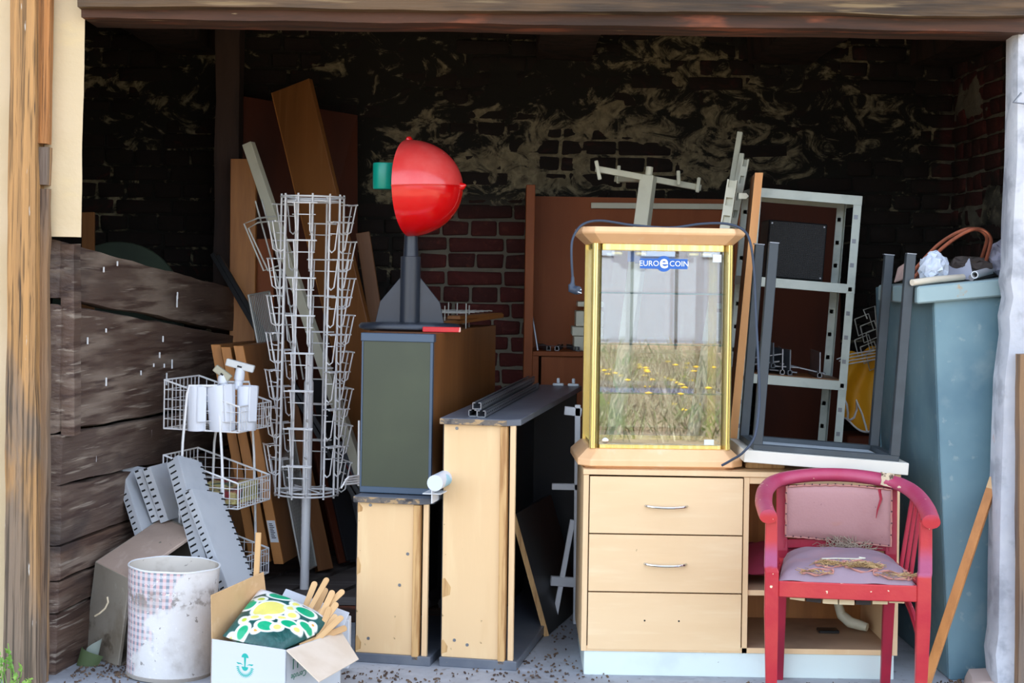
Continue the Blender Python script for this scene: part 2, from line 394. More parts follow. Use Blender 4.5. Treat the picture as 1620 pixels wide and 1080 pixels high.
# front wall at left: cream render, two timbers
q0 = P(135, 32, 5.9).x; q1 = P(129, 384, 5.9).x
def timber(name, warm, grey, z0, z1):
    k = NT(name); o = k.sep('Object')
    g1 = k.noise((34, 34, .8), 4); g2 = k.noise((120, 120, 1.6), 3, 0, 'Object', (3, 1, 2)); pt = k.noise((6, 6, 1.5), 6, 1.0, 'Object', (1, 5, 2))
    c = k.mix(k.ramp(g1, .42, .6), lin(warm), lin(tuple(int(q * 1.14) for q in warm)))
    c = k.mix(k.math('MULTIPLY', k.ramp(g2, .5, .62), .75), c, lin(tuple(int(q * .55) for q in warm)))
    weather = k.ramp(k.math('ADD', k.math('MULTIPLY', pt, 1.6), k.math('MULTIPLY', k.math('SUBTRACT', o[2], z0), -.35)), .62, .95)     # greyed patches, more of them near the wet ground
    gc = k.mix(k.ramp(g2, .42, .62), lin(grey), lin(tuple(int(q * .6) for q in grey)))
    c = k.mix(k.math('MULTIPLY', weather, .85), c, gc)
    c = k.mix(k.math('MULTIPLY', k.ramp(k.noise((60, 60, .9), 3, 0, 'Object', (9, 9, 9)), .64, .69), .9), c, lin((46, 36, 30)))
    c = k.mix(k.math('MULTIPLY', k.ramp(k.noise((44, 44, 6), 4, 0, 'Object', (4, 9, 1)), .68, .73), .8), c, lin((200, 192, 180)))
    k.set('Base Color', c); k.set('Roughness', .8); k.bump(k.math('ADD', g1, k.math('MULTIPLY', g2, .8)), .8, .012); return k.m
m_timber = timber('sunbleached_timber', (162, 122, 76), (124, 110, 96), .6, 1)
m_timber2 = mat('greyed_timber', (138, 108, 78), .8, layers=[((112, 100, 90), (10, 10, 1), .4, .6, .9), ((74, 58, 46), (50, 50, 1.4), .55, .66, .9), ((196, 150, 96), (20, 20, 1.2), .58, .7, .7)], bump=((60, 60, 2.5), .8))
xl = P(70, 200, 5.9).x
struct('wall_front_left', MB().rough([(xl, 5.9, 1.60), (q1, 5.9, 1.60), (q1 - .02, 5.96, 1.60), (xl, 5.96, 1.60), (xl, 5.9, 2.9), (q0, 5.9, 2.9), (q0 - .02, 5.96, 2.9), (xl, 5.96, 2.9)], 30, 4, .003, 4), m_facade, 'cream rendered wall strip beside the timber post', smooth=True, angle=60)
struct('wall_front_far_left', MB().box(-4.2, P(14, 500, 5.9).x, 5.9, 6.1, -.1, 2.9), m_facade)
struct('wall_front_left_lower', MB().box(-4.2, P(60, 900, 6.1).x, 5.99, 6.1, -.1, 1.62), m_facade)
def post(name, x0t, x1t, yt, x0b, x1b, yb, Y, d, m, label, nu=40, amp=.005):
    a, b, c, e = P(x0b, yb, Y), P(x1b, yb, Y), P(x0t, yt, Y), P(x1t, yt, Y); o = V((0, d, 0))
    return struct(name, MB().rough([a, b, b + o, a + o, c, e, e + o, c + o], nu, 3, amp, 5), m, label, smooth=True, angle=50)
post('trim_3', 16, 55, -200, 4, 58, 1100, 5.80, .16, m_timber, 'broad sun bleached timber post at the left edge')
post('trim_4', 57, 83, -200, 54, 76, 226, 5.84, .05, timber('orange_brown_timber', (158, 108, 62), (120, 104, 88), -1.2, 1), 'upper length of the narrow timber beside the post', 14)
post('trim_5', 54, 76, 232, 54, 74, 292, 5.845, .08, m_timber2, 'grey spliced block between two timber lengths', 6)
post('trim_6', 53, 76, 298, 58, 73, 1100, 5.85, .04, m_timber2, 'lower grey length of the narrow timber', 30, .007)
# right jamb, rough whitewashed edge
ja = MB(); prof = [(1606, 40), (1605, 150), (1603, 250), (1598, 350), (1597, 420), (1593, 445), (1598, 470), (1592, 500), (1594, 530), (1590, 560), (1585, 600), (1582, 680), (1578, 800), (1576, 900), (1575, 1000), (1570, 1035), (1577, 1110)]
vs, fs = [], []
for i, (x, y) in enumerate(prof):
    p = P(x, y, 5.9); e = .006 * noise.noise(V((0, 0, y * .05)))
    vs += [V((p.x + .012 + e, 5.9, p.z)), V((p.x + e, 5.93, p.z)), V((p.x + .01, 6.04, p.z)), V((3.6, 6.04, p.z)), V((3.6, 5.9, p.z))]
for i in range(len(prof) - 1):
    for j in range(5): fs.append((i * 5 + j, i * 5 + (j + 1) % 5, (i + 1) * 5 + (j + 1) % 5, (i + 1) * 5 + j))
fs += [(4, 3, 2, 1, 0), tuple(range(len(vs) - 5, len(vs)))]
struct('wall_front_right', ja.add(vs, fs), m_whitewash, 'whitewashed plaster jamb with a chipped edge at the right', smooth=True, angle=50)
post('trim_7', 1614, 1660, 560, 1611, 1650, 1110, 5.85, .08, m_timber2, 'greyed timber set against the whitewashed jamb', 20)
solo('wall_hook', MB().tube([P(1622, 164, 5.88), P(1603, 162, 5.86), P(1616, 147, 5.87)], .004, 6), m_alu, 'thin bent iron hook on the whitewashed jamb', 'hook')
# ---- timber plank wall at left (thick planks seen at their ends, running back into the barn)
m_plank = mat('brown_grey_wall_plank', (100, 76, 62), .62, layers=[((138, 122, 108), (3, 1.2, 9), .45, .66, .9), ((66, 46, 38), (8, 1.6, 30), .5, .64, .9), ((160, 148, 134), (16, 2, 70), .6, .70, .7), ((52, 44, 42), (1.5, 1.2, 3), .56, .7, .75)], bump=((24, 3, 60), .6), vary=((74, 66, 62), .6))
pw = thing('wall_left', 'wall of thick weathered brown planks running back at the left', None, (-1.65, 6, 0)); pw['kind'] = 'structure'
NEAR, FAR = 5.97, 8.0
bounds = [(381, 456, 471, 524), (480, 530, 684, 635), (687, 637, 766, 705), (769, 707, 862, 762), (865, 764, 918, 802), (921, 804, 968, 836), (972, 838, 1085, 912)]
for i, (n0, f0, n1, f1) in enumerate(bounds):
    xs = (94, 96, 97, 95, 96, 92, 90)[i]; xe = xs - (26, 22, 23, 24, 22, 23, 26)[i]
    nt_, nb = P(xs, n0, NEAR), P(xs, n1, NEAR); ft, fb = P(370, f0, FAR), P(370, f1, FAR)
    th = V((P(xe, n0, NEAR).x - nt_.x, -.01, 0)); nb.x = nt_.x; fb.x = ft.x
    nt_.x += random.uniform(-.006, .006); nb.x = nt_.x
    part('plank', MB().rough([nb, nb + th, nt_ + th, nt_, fb, fb + th, ft + th, ft], 26, 3, .008, 4), m_plank, pw, world=True, smooth=True, angle=45)
a, b = P(106, 386, 5.985), P(106, 690, 5.985)
part('batten', MB().rough([b + V((-.024, 0, 0)), b + V((.026, 0, 0)), b + V((.026, .1, 0)), b + V((-.024, .1, 0)), a + V((-.024, 0, 0)), a + V((.026, 0, 0)), a + V((.026, .1, 0)), a + V((-.024, .1, 0))], 14, 2, .005, 5), m_plank, pw, world=True, smooth=True, angle=45, label='narrow upright batten')
nl = MB()
for k in range(18):                                               # streaks of old whitewash
    t = random.uniform(.03, .6); i = random.choice((0, 0, 1, 1, 1, 2, 3)); n0, f0, n1, f1 = bounds[i]; s_ = random.uniform(.15, .6)
    p = P(lerp(97, 370, t), lerp(lerp(n0, f0, t), lerp(n1, f1, t), s_), lerp(NEAR, FAR, t)); x = lerp(P(97, 500, NEAR).x, P(370, 500, FAR).x, t * NEAR / lerp(FAR, NEAR, t) * 1.15 if False else (p.y - NEAR) / (FAR - NEAR)) + .008
    l = random.uniform(.012, .055)
    nl.box(x - .006, x + .001, p.y - .0016, p.y + .0016, p.z - l, p.z)
part('whitewash_runs', nl, m_white, pw, world=True, kind='stuff', bevel=.0015)
# ---- floor, yard
m_conc = mat('worn_concrete', (172, 178, 186), .7, layers=[((144, 148, 154), 2.2, .4, .65, .9), ((190, 194, 200), 6, .55, .75, .7), ((96, 94, 92), 4, .62, .75, .7), ((100, 92, 84), 38, .62, .7, .5)], bump=(40, .2))
struct('floor', MB().box(-3.2, 2.5, 5.45, 8.95, -.12, 0), m_conc, 'worn blue grey concrete floor')
m_yard = mat('trodden_earth', (150, 132, 104), .9, layers=[((112, 96, 74), 3, .4, .65), ((170, 156, 130), 20, .5, .75, .7)], bump=(25, .5))
struct('ground', MB().box(-14, 14, -26, 5.45, -.2, -.04), m_yard, 'trodden earth yard before the barn')
dirt = MB(); rr = random.Random(3)
for (cx, cy, sx, sy, n) in ((-1.40, 6.05, .24, .2, 230), (-.52, 5.98, .35, .12, 110), (.1, 6.15, .3, .3, 150), (1.7, 6.0, .12, .1, 90), (.1, 5.8, .8, .12, 60), (.22, 6.9, .12, .4, 60), (1.2, 5.98, .3, .06, 50)):
    for i in range(n):
        x, y = max(rr.gauss(cx, sx * .5), -1.58), rr.gauss(cy, sy * .5); s_ = rr.uniform(.002, .009); an = rr.uniform(0, 6.28)
        dirt.M = T(x, y, .003, rx=rr.uniform(-.5, .5), ry=rr.uniform(-.5, .5), rz=an)
        dirt.hexa([(-s_, -s_ * .4, 0), (s_, -s_ * .5, 0), (s_ * .8, s_ * .4, 0), (-s_ * .7, s_ * .5, 0), (-s_ * .7, -s_ * .3, .004), (s_ * .8, -s_ * .3, .006), (s_ * .6, s_ * .3, .004), (-s_ * .6, s_ * .3, .005)])
dirt.M = None
m_litter = mat('dry_leaf_litter', (104, 84, 66), .9, layers=[((70, 54, 44), 9, .4, .6), ((170, 160, 146), 16, .66, .72, .8)])
solo('litter', dirt, m_litter, 'dry leaf crumbs and dust scattered on the concrete', None, kind='stuff')
# raised board platform behind the cardboard box
pf = thing('wooden_platform', 'low platform of dark worn boards under the postcard rack', 'platform', (-1, 7.0, 0))
m_pfb = mat('trodden_boards', (112, 108, 106), .75, layers=[((84, 76, 72), (1, 9, 9), .4, .65), ((140, 138, 138), (1.5, 30, 30), .55, .72, .7)], bump=((3, 40, 40), .4), vary=((92, 80, 72), .6))
for i in range(6):
    x0 = -1.42 + i * .225; dx = .40; e = random.uniform(-.02, .02)
    part('board', MB().rough([(x0, 6.92 + e, .07), (x0 + .195, 6.92 + e, .07), (x0 + .195, 6.92 + e, .105), (x0, 6.92 + e, .105), (x0 + dx, 8.1, .07), (x0 + dx + .195, 8.1, .07), (x0 + dx + .195, 8.1, .105), (x0 + dx, 8.1, .105)], 16, 2, .005, 3), m_pfb, pf, world=True, smooth=True, angle=45)
for y_ in (6.97, 7.5, 8.0):
    part('joist', MB().box(-1.38 + (y_ - 6.9) * .34, -.14 + (y_ - 6.9) * .34, y_ - .04, y_ + .04, 0, .068), m_rail, pf, world=True, bevel=.004)
struct('trim_8', MB().rough([(P(338, 300, 8.2).x, 8.2, 0), (P(377, 300, 8.2).x, 8.2, 0), (P(377, 300, 8.2).x, 8.35, 0), (P(338, 300, 8.2).x, 8.35, 0), (P(338, 300, 8.2).x, 8.2, 2.93), (P(377, 300, 8.2).x, 8.2, 2.93), (P(377, 300, 8.2).x, 8.35, 2.93), (P(338, 300, 8.2).x, 8.35, 2.93)], 30, 2, .01, 3), m_smoked, 'dark smoked timber post inside the barn at left', smooth=True, angle=45)
# ---- yard behind the camera (it shows only mirrored in the show case)
grass = MB(); rr = random.Random(5); flw = MB()
for i in range(5200):
    x, y = rr.uniform(-.5, 5.5), rr.uniform(-16, -2.5); hgt = rr.uniform(.1, .38) * (1.5 if noise.noise(V((x, y, 0))) > .1 else .8); an = rr.uniform(0, 6.28); w_ = rr.uniform(.004, .012)
    dx, dy = cos(an) * w_, sin(an) * w_; lx, ly = rr.uniform(-.12, .12), rr.uniform(-.12, .12)
    grass.add([(x - dx, y - dy, -.04), (x + dx, y + dy, -.04), (x + lx + dx * .5, y + ly, hgt * .6), (x + lx * 2, y + ly * 2, hgt)], [(0, 1, 2), (0, 2, 3)])
for i in range(70):
    x, y, z = rr.uniform(.2, 4.5), rr.uniform(-9, -3), rr.uniform(.15, .4)
    flw.lathe([(0, z), (.045, z + .016), (0, z + .03)], 6, Matrix.Translation((x, y, 0)))
m_grass = mat('dry_grass', (128, 120, 100), .8, layers=[((84, 110, 50), .8, .5, .62, .8), ((190, 184, 164), 5, .5, .7, .7)], kind='World')
solo('grass', grass, m_grass, 'dry grass growing in the yard', None, kind='stuff')
solo('flowers', flw, mat('yellow_petals', (244, 200, 30), .6), 'yellow dandelion heads in the grass', None, kind='stuff')
hs = thing('house', 'pale house with a blue band across the yard', 'building', (3, -24, 0))
part('wall', MB().box(-10, 8, -.3, 0, -.2, 6.2), mat('pale_render', (136, 142, 154), .8), hs)
part('fascia', MB().box(-10, 8, 0, .06, 3.2, 3.5), mat('blue_band', (60, 104, 190), .6), hs)
for i in range(12): part('window', MB().box(-9.2 + i * 1.4, -8.4 + i * 1.4, .0, .05, 1.9, 2.9), mat('window_blue_%d' % i, (170, 186, 206), .2) if i == 0 else bpy.data.materials['window_blue_0'], hs)
fn = thing('yard_fence', 'dark iron fence of upright bars across the yard', 'fence', (3, -20, 0))
for i in range(13): part('post', MB().box(-6 + i * .9, -5.94 + i * .9, -.03, .03, -.05, 2.6), m_black_metal, fn)
part('rail', MB().box(-6, 5.6, -.02, .02, 2.3, 2.36), m_black_metal, fn)
def foot(p, q, zz):                      # extend the line p->q down to height zz
    t = (zz - p.z) / (q.z - p.z); return lerp(p, q, t)
# ================================================================ left side: boards and panels leaning at the back
def panel(name, m, label, cat, tl, tr, br, bl, t=.02, **k):
    """flat board given by its four corners in space"""
    return solo(name, MB().slab(bl, br, tr, tl, -t), m, label, cat, bevel=.002, **k)
panel('large_board', m_mahog, 'big dark red brown panel leaning behind the smoked post', 'panel', P(374, 150, 8.4), P(566, 182, 8.6), P(566, 905, 8.5), P(374, 905, 8.15), .02)
board('board', m_ochre, 'narrow orange brown board standing upright behind the wire panel', 'board', P(382, 905, 7.95), P(386, 252, 8.05), .125, .05)
lb = thing('long_board', 'very long ochre board leaning with its top highest of all', 'board', P(600, 880, 7.9))
a, b = P(640, 880, 7.75), P(462, 136, 8.05)
M_ = along(a, b, (-.45, -1, 0)); L_ = (b - a).length
part('face', MB().add([M_ @ V(q) for q in [(-.11, -.018, 0), (.11, -.018, 0), (.11, .018, 0), (-.11, .018, 0), (-.11, -.018, L_), (.11, -.018, L_), (.11, .018, L_), (-.11, .018, L_)]], HEX), m_brownboard, lb, world=True, bevel=.002)
part('edge_band', MB().add([M_ @ V(q) for q in [(-.114, -.0185, 0), (-.11, -.0185, 0), (-.11, .0185, 0), (-.114, .0185, 0), (-.114, -.0185, L_), (-.11, -.0185, L_), (-.11, .0185, L_), (-.114, .0185, L_)]], HEX), m_ochre, lb, world=True, label='lighter edge band')
board('board', m_brownboard, 'short brown board leaning right of the long ochre board', 'board', foot(P(574, 368, 8.3), P(625, 700, 8.2), 0), P(574, 368, 8.3), .07, .03)
board('leaning_bar', m_cream, 'long off white square bar leaning through behind the postcard rack', 'bar', foot(P(393, 227, 7.8), P(566, 735, 7.62), .12), P(393, 227, 7.8), .048, .048, face=(-.3, -1, 0))
for i, (dx, lab) in enumerate(((0, 'upper black track of the pair leaning on the plank wall end'), (9, 'lower black track of the pair leaning on the plank wall end'))):
    board('black_track', m_black_metal, lab, 'track', foot(P(336 + dx, 402 + dx * .3, 7.9), P(452 + dx, 600, 7.7), .12), P(336 + dx, 402 + dx * .3, 7.9), .022, .025, group='black tracks')
board('board', m_wardrobe, 'short red brown board left of the postcard rack, behind the wire frame', 'board', P(424, 905, 7.98), P(419, 378, 8.1), .085, .03)
# brown cabinet sides leaning, edge towards the door opening
for i, (tx, ty, bx, by, Y, mm, dpt, lab) in enumerate(((341, 545, 402, 884, 7.18, m_ochre, .42, 'leftmost brown cabinet side leaning behind the wire basket stand'), (357, 549, 421, 888, 7.14, m_ochre, .40, 'middle brown cabinet side leaning behind the wire basket stand'), (377, 547, 441, 892, 7.10, m_ochre, .62, 'widest brown cabinet side leaning behind the basket stand, with a barcode sticker'))):
    tp, bt = P(tx, ty, Y), P(bx, by, Y); wv = V((.021, 0, 0)); dv = V((.10, dpt, 0))
    if i == 2: tp, bt = P(tx, ty, Y), P(bx, by, Y)
    t_ = thing('cabinet_side', lab, 'board', V((bt.x, bt.y, bt.z)), 'leaning cabinet sides')
    e = MB().hexa([bt - wv, bt + wv, bt + wv + V((0, .02, 0)), bt - wv + V((0, .02, 0)), tp - wv, tp + wv, tp + wv + V((0, .02, 0)), tp - wv + V((0, .02, 0))])
    part('edge_band', e, m_ochre, t_, world=True, bevel=.001)
    o_ = V((.002, .021, 0)); a, b = bt + o_, tp + o_
    part('face', MB().hexa([a - wv, a + wv * .9, a + wv * .9 + dv, a - wv + dv, b - wv, b + wv * .9, b + wv * .9 + dv, b - wv + dv]), m_brownboard, t_, world=True, bevel=.001)
    if i == 2:
        s0, s1 = lerp(tp, bt, .80), lerp(tp, bt, .90); wq = V((.018, 0, 0)); yy = V((0, -.0012, 0))
        st = part('sticker', MB().hexa([s1 - wq, s1 + wq, s1 + wq + yy, s1 - wq + yy, s0 - wq, s0 + wq, s0 + wq + yy, s0 - wq + yy]), m_plastic_w, t_, world=True, label='white barcode sticker')
        bc = MB()
        for q in range(9):
            c_ = lerp(s0, s1, .15 + .08 * q); bc.box(c_.x - .010, c_.x + .004 + (q % 3) * .003, c_.y - .0022, c_.y - .001, c_.z - .002, c_.z + .0015)
        part('barcode', bc, m_black_metal, st, world=True, kind='stuff')
# boards low behind the rack pole
board('board', m_brownboard, 'brown plank with screw holes standing low behind the rack pole', 'board', P(513, 902, 7.5), P(446, 590, 7.7), .075, .05, face=(.5, -1, 0))
board('board', m_mahog, 'dark plank leaning just right of the screw holed plank', 'board', P(545, 890, 7.62), P(478, 600, 7.85), .06, .02, face=(.8, -1, 0))
board('board', m_black, 'black board leaning beside the packet with the red triangle', 'board', P(562, 885, 7.6), P(497, 600, 7.9), .09, .02, face=(.6, -1, 0))
pk = thing('packet', 'grey flat packet with a red triangle behind the small shelf unit', 'packet', P(565, 880, 7.75))
a, b = P(575, 885, 7.72), P(536, 700, 7.95); M_ = along(a, b, (.2, -1, 0)); L_ = (b - a).length
part('body', MB().add([M_ @ V(q) for q in [(-.1, -.02, 0), (.1, -.02, 0), (.1, .02, 0), (-.1, .02, 0), (-.1, -.02, L_), (.1, -.02, L_), (.1, .02, L_), (-.1, .02, L_)]], HEX), mat('pale_grey_packaging', (150, 156, 166), .5), pk, world=True, bevel=.006)
part('triangle_print', MB().prism([(-.06, L_ - .25), (.04, L_ - .23), (.01, L_ - .11)], .001, M_ @ T(0, -.0205, 0, rx=pi/2)), mat('red_print', (196, 36, 52), .5), pk, world=True)
# grey wire grid panel
wg = thing('wire_grid_panel', 'tall fine grey wire shelf panel leaning left of the postcard rack', 'wire panel', P(480, 905, 7.25))
a0, a1, b0, b1 = P(393, 467, 7.5), P(426, 461, 7.75), P(478, 905, 7.22), P(500, 895, 7.45)
fr = MB()
for p_, q_ in ((a0, a1), (a1, b1), (b1, b0), (b0, a0)): fr.tube([p_, q_], .005, 6)
for t in (.33, .66): fr.tube([lerp(a0, b0, t), lerp(a1, b1, t)], .004, 5)
part('frame', fr, m_wireg, wg, world=True)
for i in range(1, 12):
    part('wire', MB().tube([lerp(a0, a1, i / 12), lerp(b0, b1, i / 12)], .0030, 4), m_wireg, wg, world=True)
# bent wire hook frame
wf = thing('wire_hook_frame', 'grey bent wire frame sticking out left of the postcard rack top', 'wire frame', P(420, 430, 7.3))
fr = MB()
for d in (0, 10): fr.tube([P(404 + d, 318 - d * .2, 7.35), P(446 + d, 470, 7.3), P(470 + d, 600, 7.28)], .004, 6)
for d in (0, 7):
    fr.tube([P(436, 342 + d, 7.3), P(408, 345 + d, 7.3), P(386 + d, 354 + d, 7.3), P(417 + d, 428, 7.3), P(442, 420 + d, 7.3)], .004, 6)
part('frame', fr, m_wireg, wf, world=True, smooth=True)
# dark green sheet behind the plank wall and a board end
ga = P(188, 486, 8.1); gr_ = 104 * 8.1 / F
solo('round_topped_board', MB().prism([(gr_, -ga.z)] + [(gr_ * cos(R(a)), gr_ * sin(R(a))) for a in range(0, 181, 10)] + [(-gr_, -ga.z)], .03, frame((1, 0, 0), (0, 0, 1), (0, -1, 0), ga)), mat('dull_green_paint', (56, 70, 52), .6, layers=[((42, 52, 42), 3, .4, .7)]), 'dark green round topped board behind the plank wall', 'board', bevel=.004)
board('board', m_brownboard, 'brown board end showing just above the plank wall', 'board', foot(P(140, 336, 7.7), P(139, 560, 7.62), 0), P(140, 336, 7.7), .06, .02)

# ================================================================ wire basket stand with spotlights
bs = thing('wire_basket_stand', 'white wire stand with three tiered baskets beside the plank wall', 'basket stand', P(345, 900, 6.7))
CP, LP, RP = P(378, 684, 6.6), P(259, 682, 6.72), P(428, 678, 6.9)
eL, eR = LP - CP, RP - CP; eL.z = eR.z = 0
def basket(oz, nm):
    o = CP + V((0, 0, oz)); hC, hB = .103, .2
    wb = MB(); c = [o, o + eL, o + eL + eR, o + eR]; hh = [hC, hB, hB, hC]
    top = [c[i] + V((0, 0, hh[i])) for i in range(4)]
    wb.tube(c, .0035, 5, closed=True); wb.tube(top, .004, 5, closed=True)
    for i in range(4): wb.tube([c[i], top[i]], .003, 4)
    bk = part('basket', wb, m_wire, bs, world=True)
    ws = MB()
    for i, n in ((0, 9), (1, 9), (2, 9), (3, 13)):
        a, b, ta, tb = c[i], c[(i + 1) % 4], top[i], top[(i + 1) % 4]
        for q in range(1, n): ws.tube([lerp(a, b, q / n), lerp(ta, tb, q / n)], .0017, 4, caps=False)
        mh = max(hh[i], hh[(i + 1) % 4])
        for q in range(1, 5):
            z = q * .04
            if z > mh: continue
            t0 = 0 if z <= hh[i] else (z - hh[i]) / (hh[(i + 1) % 4] - hh[i]); t1 = 1 if z <= hh[(i + 1) % 4] else (z - hh[i]) / (hh[(i + 1) % 4] - hh[i])
            ws.tube([lerp(a, b, max(0, min(t0, 1))) + V((0, 0, z)), lerp(a, b, max(0, min(t1, 1))) + V((0, 0, z))], .0017, 4, caps=False)
    for q in range(1, 10): ws.tube([lerp(c[0], c[1], q / 10), lerp(c[3], c[2], q / 10)], .0017, 4, caps=False)
    for q in range(1, 5): ws.tube([lerp(c[0], c[3], q / 5), lerp(c[1], c[2], q / 5)], .0017, 4, caps=False)
    part('wire_mesh', ws, m_wire, bk, world=True, kind='stuff')
for oz in (0, -.31, -.62): basket(oz, '')
for (x0, x1, x2, x3, Y) in ((286, 297, 345, 362, 6.63), (336, 352, 396, 408, 6.95)):
    zt = 610 if Y < 6.8 else 604
    p = [P(x0 - (8 if Y < 6.8 else 6), 905, Y), P(x0 + 3, 700, Y), P(x1 - 1, zt + 12, Y), P(x1 + 2, zt, Y), P(x2 - 2, zt, Y), P(x2, zt + 10, Y), P(x2 + 6, 720, Y), P(x3, 905, Y)]
    p[0].z = .0; p[-1].z = .0
    part('leg_frame', MB().tube(p, .0055, 6), m_wire, bs, world=True, smooth=True)
m_spot = mat('white_lamp_plastic', (226, 230, 238), .38, layers=[((204, 208, 218), 9, .55, .8, .5)])
def spot(px, py_top, py_bot, w_, Y, lab, lean, adapter=None, kind=0):
    b_ = P(px, py_bot, Y); h = (py_bot - py_top) * Y / F; r = w_ / 2 * Y / F
    t = thing('spotlight', lab, 'spotlight', Matrix.Translation(b_) @ Matrix.Rotation(lean, 4, 'Y'), 'white spotlights in the upper basket')
    part('lamp_head', MB().lathe([(r * .86, 0), (r * .88, .004), (r, h - .006), (r * .97, h), (r * .86, h), (r * .8, h - .03), (.01, h - .04)], 24, None, True), m_spot, t, smooth=True)
    sd_ = MB(); sd_.box(-.006, .006, -.022, .022, .03, h * .9); sd_.M = T(0, 0, 0, rz=-.9); sd_.v = []; sd_.f = []
    sd_.box(r * .9, r * 1.12, -.02, .02, h * .2, h * 1.02)
    part('side_bracket', sd_, m_spot, t, bevel=.004)
    if adapter:
        ax, ay, tx, ty, ln = adapter
        inv = (Matrix.Translation(b_) @ Matrix.Rotation(lean, 4, 'Y')).inverted()
        n0, n1, n2 = inv @ P(px + tx, py_top + 4, Y), inv @ P(ax, ay + 9, Y), inv @ P(ax, ay, Y)
        part('neck', MB().tube([n0, lerp(n0, n1, .5), lerp(n0, n1, .5), n1, n2], [.02, .017, .022, .02, .014], 14), m_spot, t, smooth=True)
        e = inv @ P(ax - ln, ay - ty, Y); f = inv @ P(ax + ln, ay + ty, Y)
        ad = part('track_adapter', MB().bar(e, f, .03, .028), mat('adapter_plastic_%d' % kind, (214, 216, 214) if kind else (176, 172, 150), .4), t, bevel=.003)
        part('contact', MB().bar(lerp(e, f, .42) + V((0, -.0155, -.004)), lerp(e, f, .58) + V((0, -.0155, -.004)), .007, .006), m_black_metal, ad)
spot(311, 610, 681, 32, 6.66, 'white spotlight at the left of the basket, straight cylinder head', 0)
spot(352, 608, 681, 46, 6.68, 'wide white spotlight in the middle of the basket with a beige track adapter', -.06, (352, 590, 2, 9, 12), 0)
spot(390, 610, 680, 34, 6.72, 'white spotlight at the right of the basket with a long white track adapter', .02, (380, 578, -14, 6, 22), 1)
bp = MB()
for i in range(4): bp.hexa([q + V((0, 0, i * .012)) for q in (CP + eL * .1 + eR * .15 + V((0, 0, -.3)), CP + eL * .1 + eR * .85 + V((0, 0, -.3)), CP + eL * .7 + eR * .85 + V((0, 0, -.3)), CP + eL * .7 + eR * .15 + V((0, 0, -.3)))] + [q + V((0, 0, i * .012)) for q in (CP + eL * .1 + eR * .15 + V((0, 0, -.285)), CP + eL * .1 + eR * .85 + V((0, 0, -.26)), CP + eL * .7 + eR * .85 + V((0, 0, -.27)), CP + eL * .7 + eR * .15 + V((0, 0, -.29)))])
m_mag = mat('coloured_print_paper', (196, 178, 120), .5, layers=[((150, 60, 66), 12, .5, .54), ((90, 110, 90), 15, .55, .6), ((222, 214, 140), 9, .56, .6)])
solo('brochure', bp, m_mag, 'thin pile of colourful brochures in the middle wire basket', 'brochures')

# ================================================================ postcard rack
RX, RY, RZ = P(484, 780, 7.1).x, 7.1, P(484, 780, 7.1).z
rk = thing('postcard_rack', 'tall white wire postcard rack, a round cage on a white pole', 'rack', Matrix.Translation((RX, RY, .105)) @ Matrix.Rotation(.006, 4, 'Y'))
zb, ztp = RZ - .105, P(496, 312, 7.1).z - .105
r0 = .135
part('pole', MB().lathe([(.02, 0), (.02, .02), (.0205, .9), (.017, .91), (.017, zb + .60)], 18, None, True, True), m_wire, rk, smooth=True)
angs = []
for c_ in range(6):
    a = R(-7 - 90 + c_ * 60)
    angs += [a - R(13.5), a + R(13.5)]
for z, rr_ in ((zb, r0 + .003), (ztp, r0 + .003), (ztp - .018, r0 - .012), (zb + .012, r0 - .012)):
    part('ring', MB().tube([(rr_ * cos(2 * pi * j / 28), rr_ * sin(2 * pi * j / 28), z) for j in range(28)], .0042, 6, closed=True), m_wire, rk, smooth=True)
for z in (zb + .02, ztp - .02):
    for a in (0, pi / 3, 2 * pi / 3): part('spoke', MB().tube([(r0 * cos(a), r0 * sin(a), z), (-r0 * cos(a), -r0 * sin(a), z)], .0035, 5), m_wire, rk)
for a in angs: part('upright', MB().tube([(r0 * cos(a), r0 * sin(a), zb - .012), (r0 * cos(a), r0 * sin(a), ztp + .012)], .0045, 6), m_wire, rk, smooth=True)
pm = MB(); hw = .034                      # one pocket, local x outwards
for s_ in (-1, 1):
    y = s_ * hw
    pm.tube([(r0 - .004, y, 0), (r0 + .052, y, 0), (r0 + .030, y * .9, -.118), (r0 + .012, y * .9, -.130), (r0 - .006, y * .9, -.116)], .0034, 5)
pm.tube([(r0 + .048, -.064, 0), (r0 + .048, .064, 0)], .0036, 5)
pm.tube([(r0 + .006, -.056, -.0), (r0 + .006, .056, -.0)], .003, 5)
pm.tube([(r0 + .016, -.05, -.05), (r0 + .03, -.036, -.05), (r0 + .03, .036, -.05), (r0 + .016, .05, -.05)], .0026, 5)
z_first = ztp - .03
first = None
for c_ in range(6):
    a = R(-7 - 90 + c_ * 60)
    for i in range(8):
        z = z_first - i * .1605 - (.0 if c_ % 2 == 0 else .08)
        if z - .13 < zb - .02: continue
        M = Matrix.Translation((0, 0, z)) @ Matrix.Rotation(a, 4, 'Z')
        if first is None: first = part('pocket', pm, m_wire, rk, M=M, smooth=True)
        else: dup(first, M, rk)
# small white wire hooks sticking out beside the green panel
wh = thing('wire_prongs', 'few white wire prongs sticking out at the left of the green panel', 'wire prongs', P(556, 765, 6.6))
for i in range(4): part('prong', MB().tube([P(569, 752 + i * 4, 6.5), P(552 - i * 3, 754 + i * 4, 6.45), P(546 - i * 2, 760 + i * 4, 6.44)], .004, 5), m_wire, wh, world=True)
part('upright', MB().tube([P(568, 665, 6.5), P(567, 768, 6.5)], .004, 5), m_wire, wh, world=True)

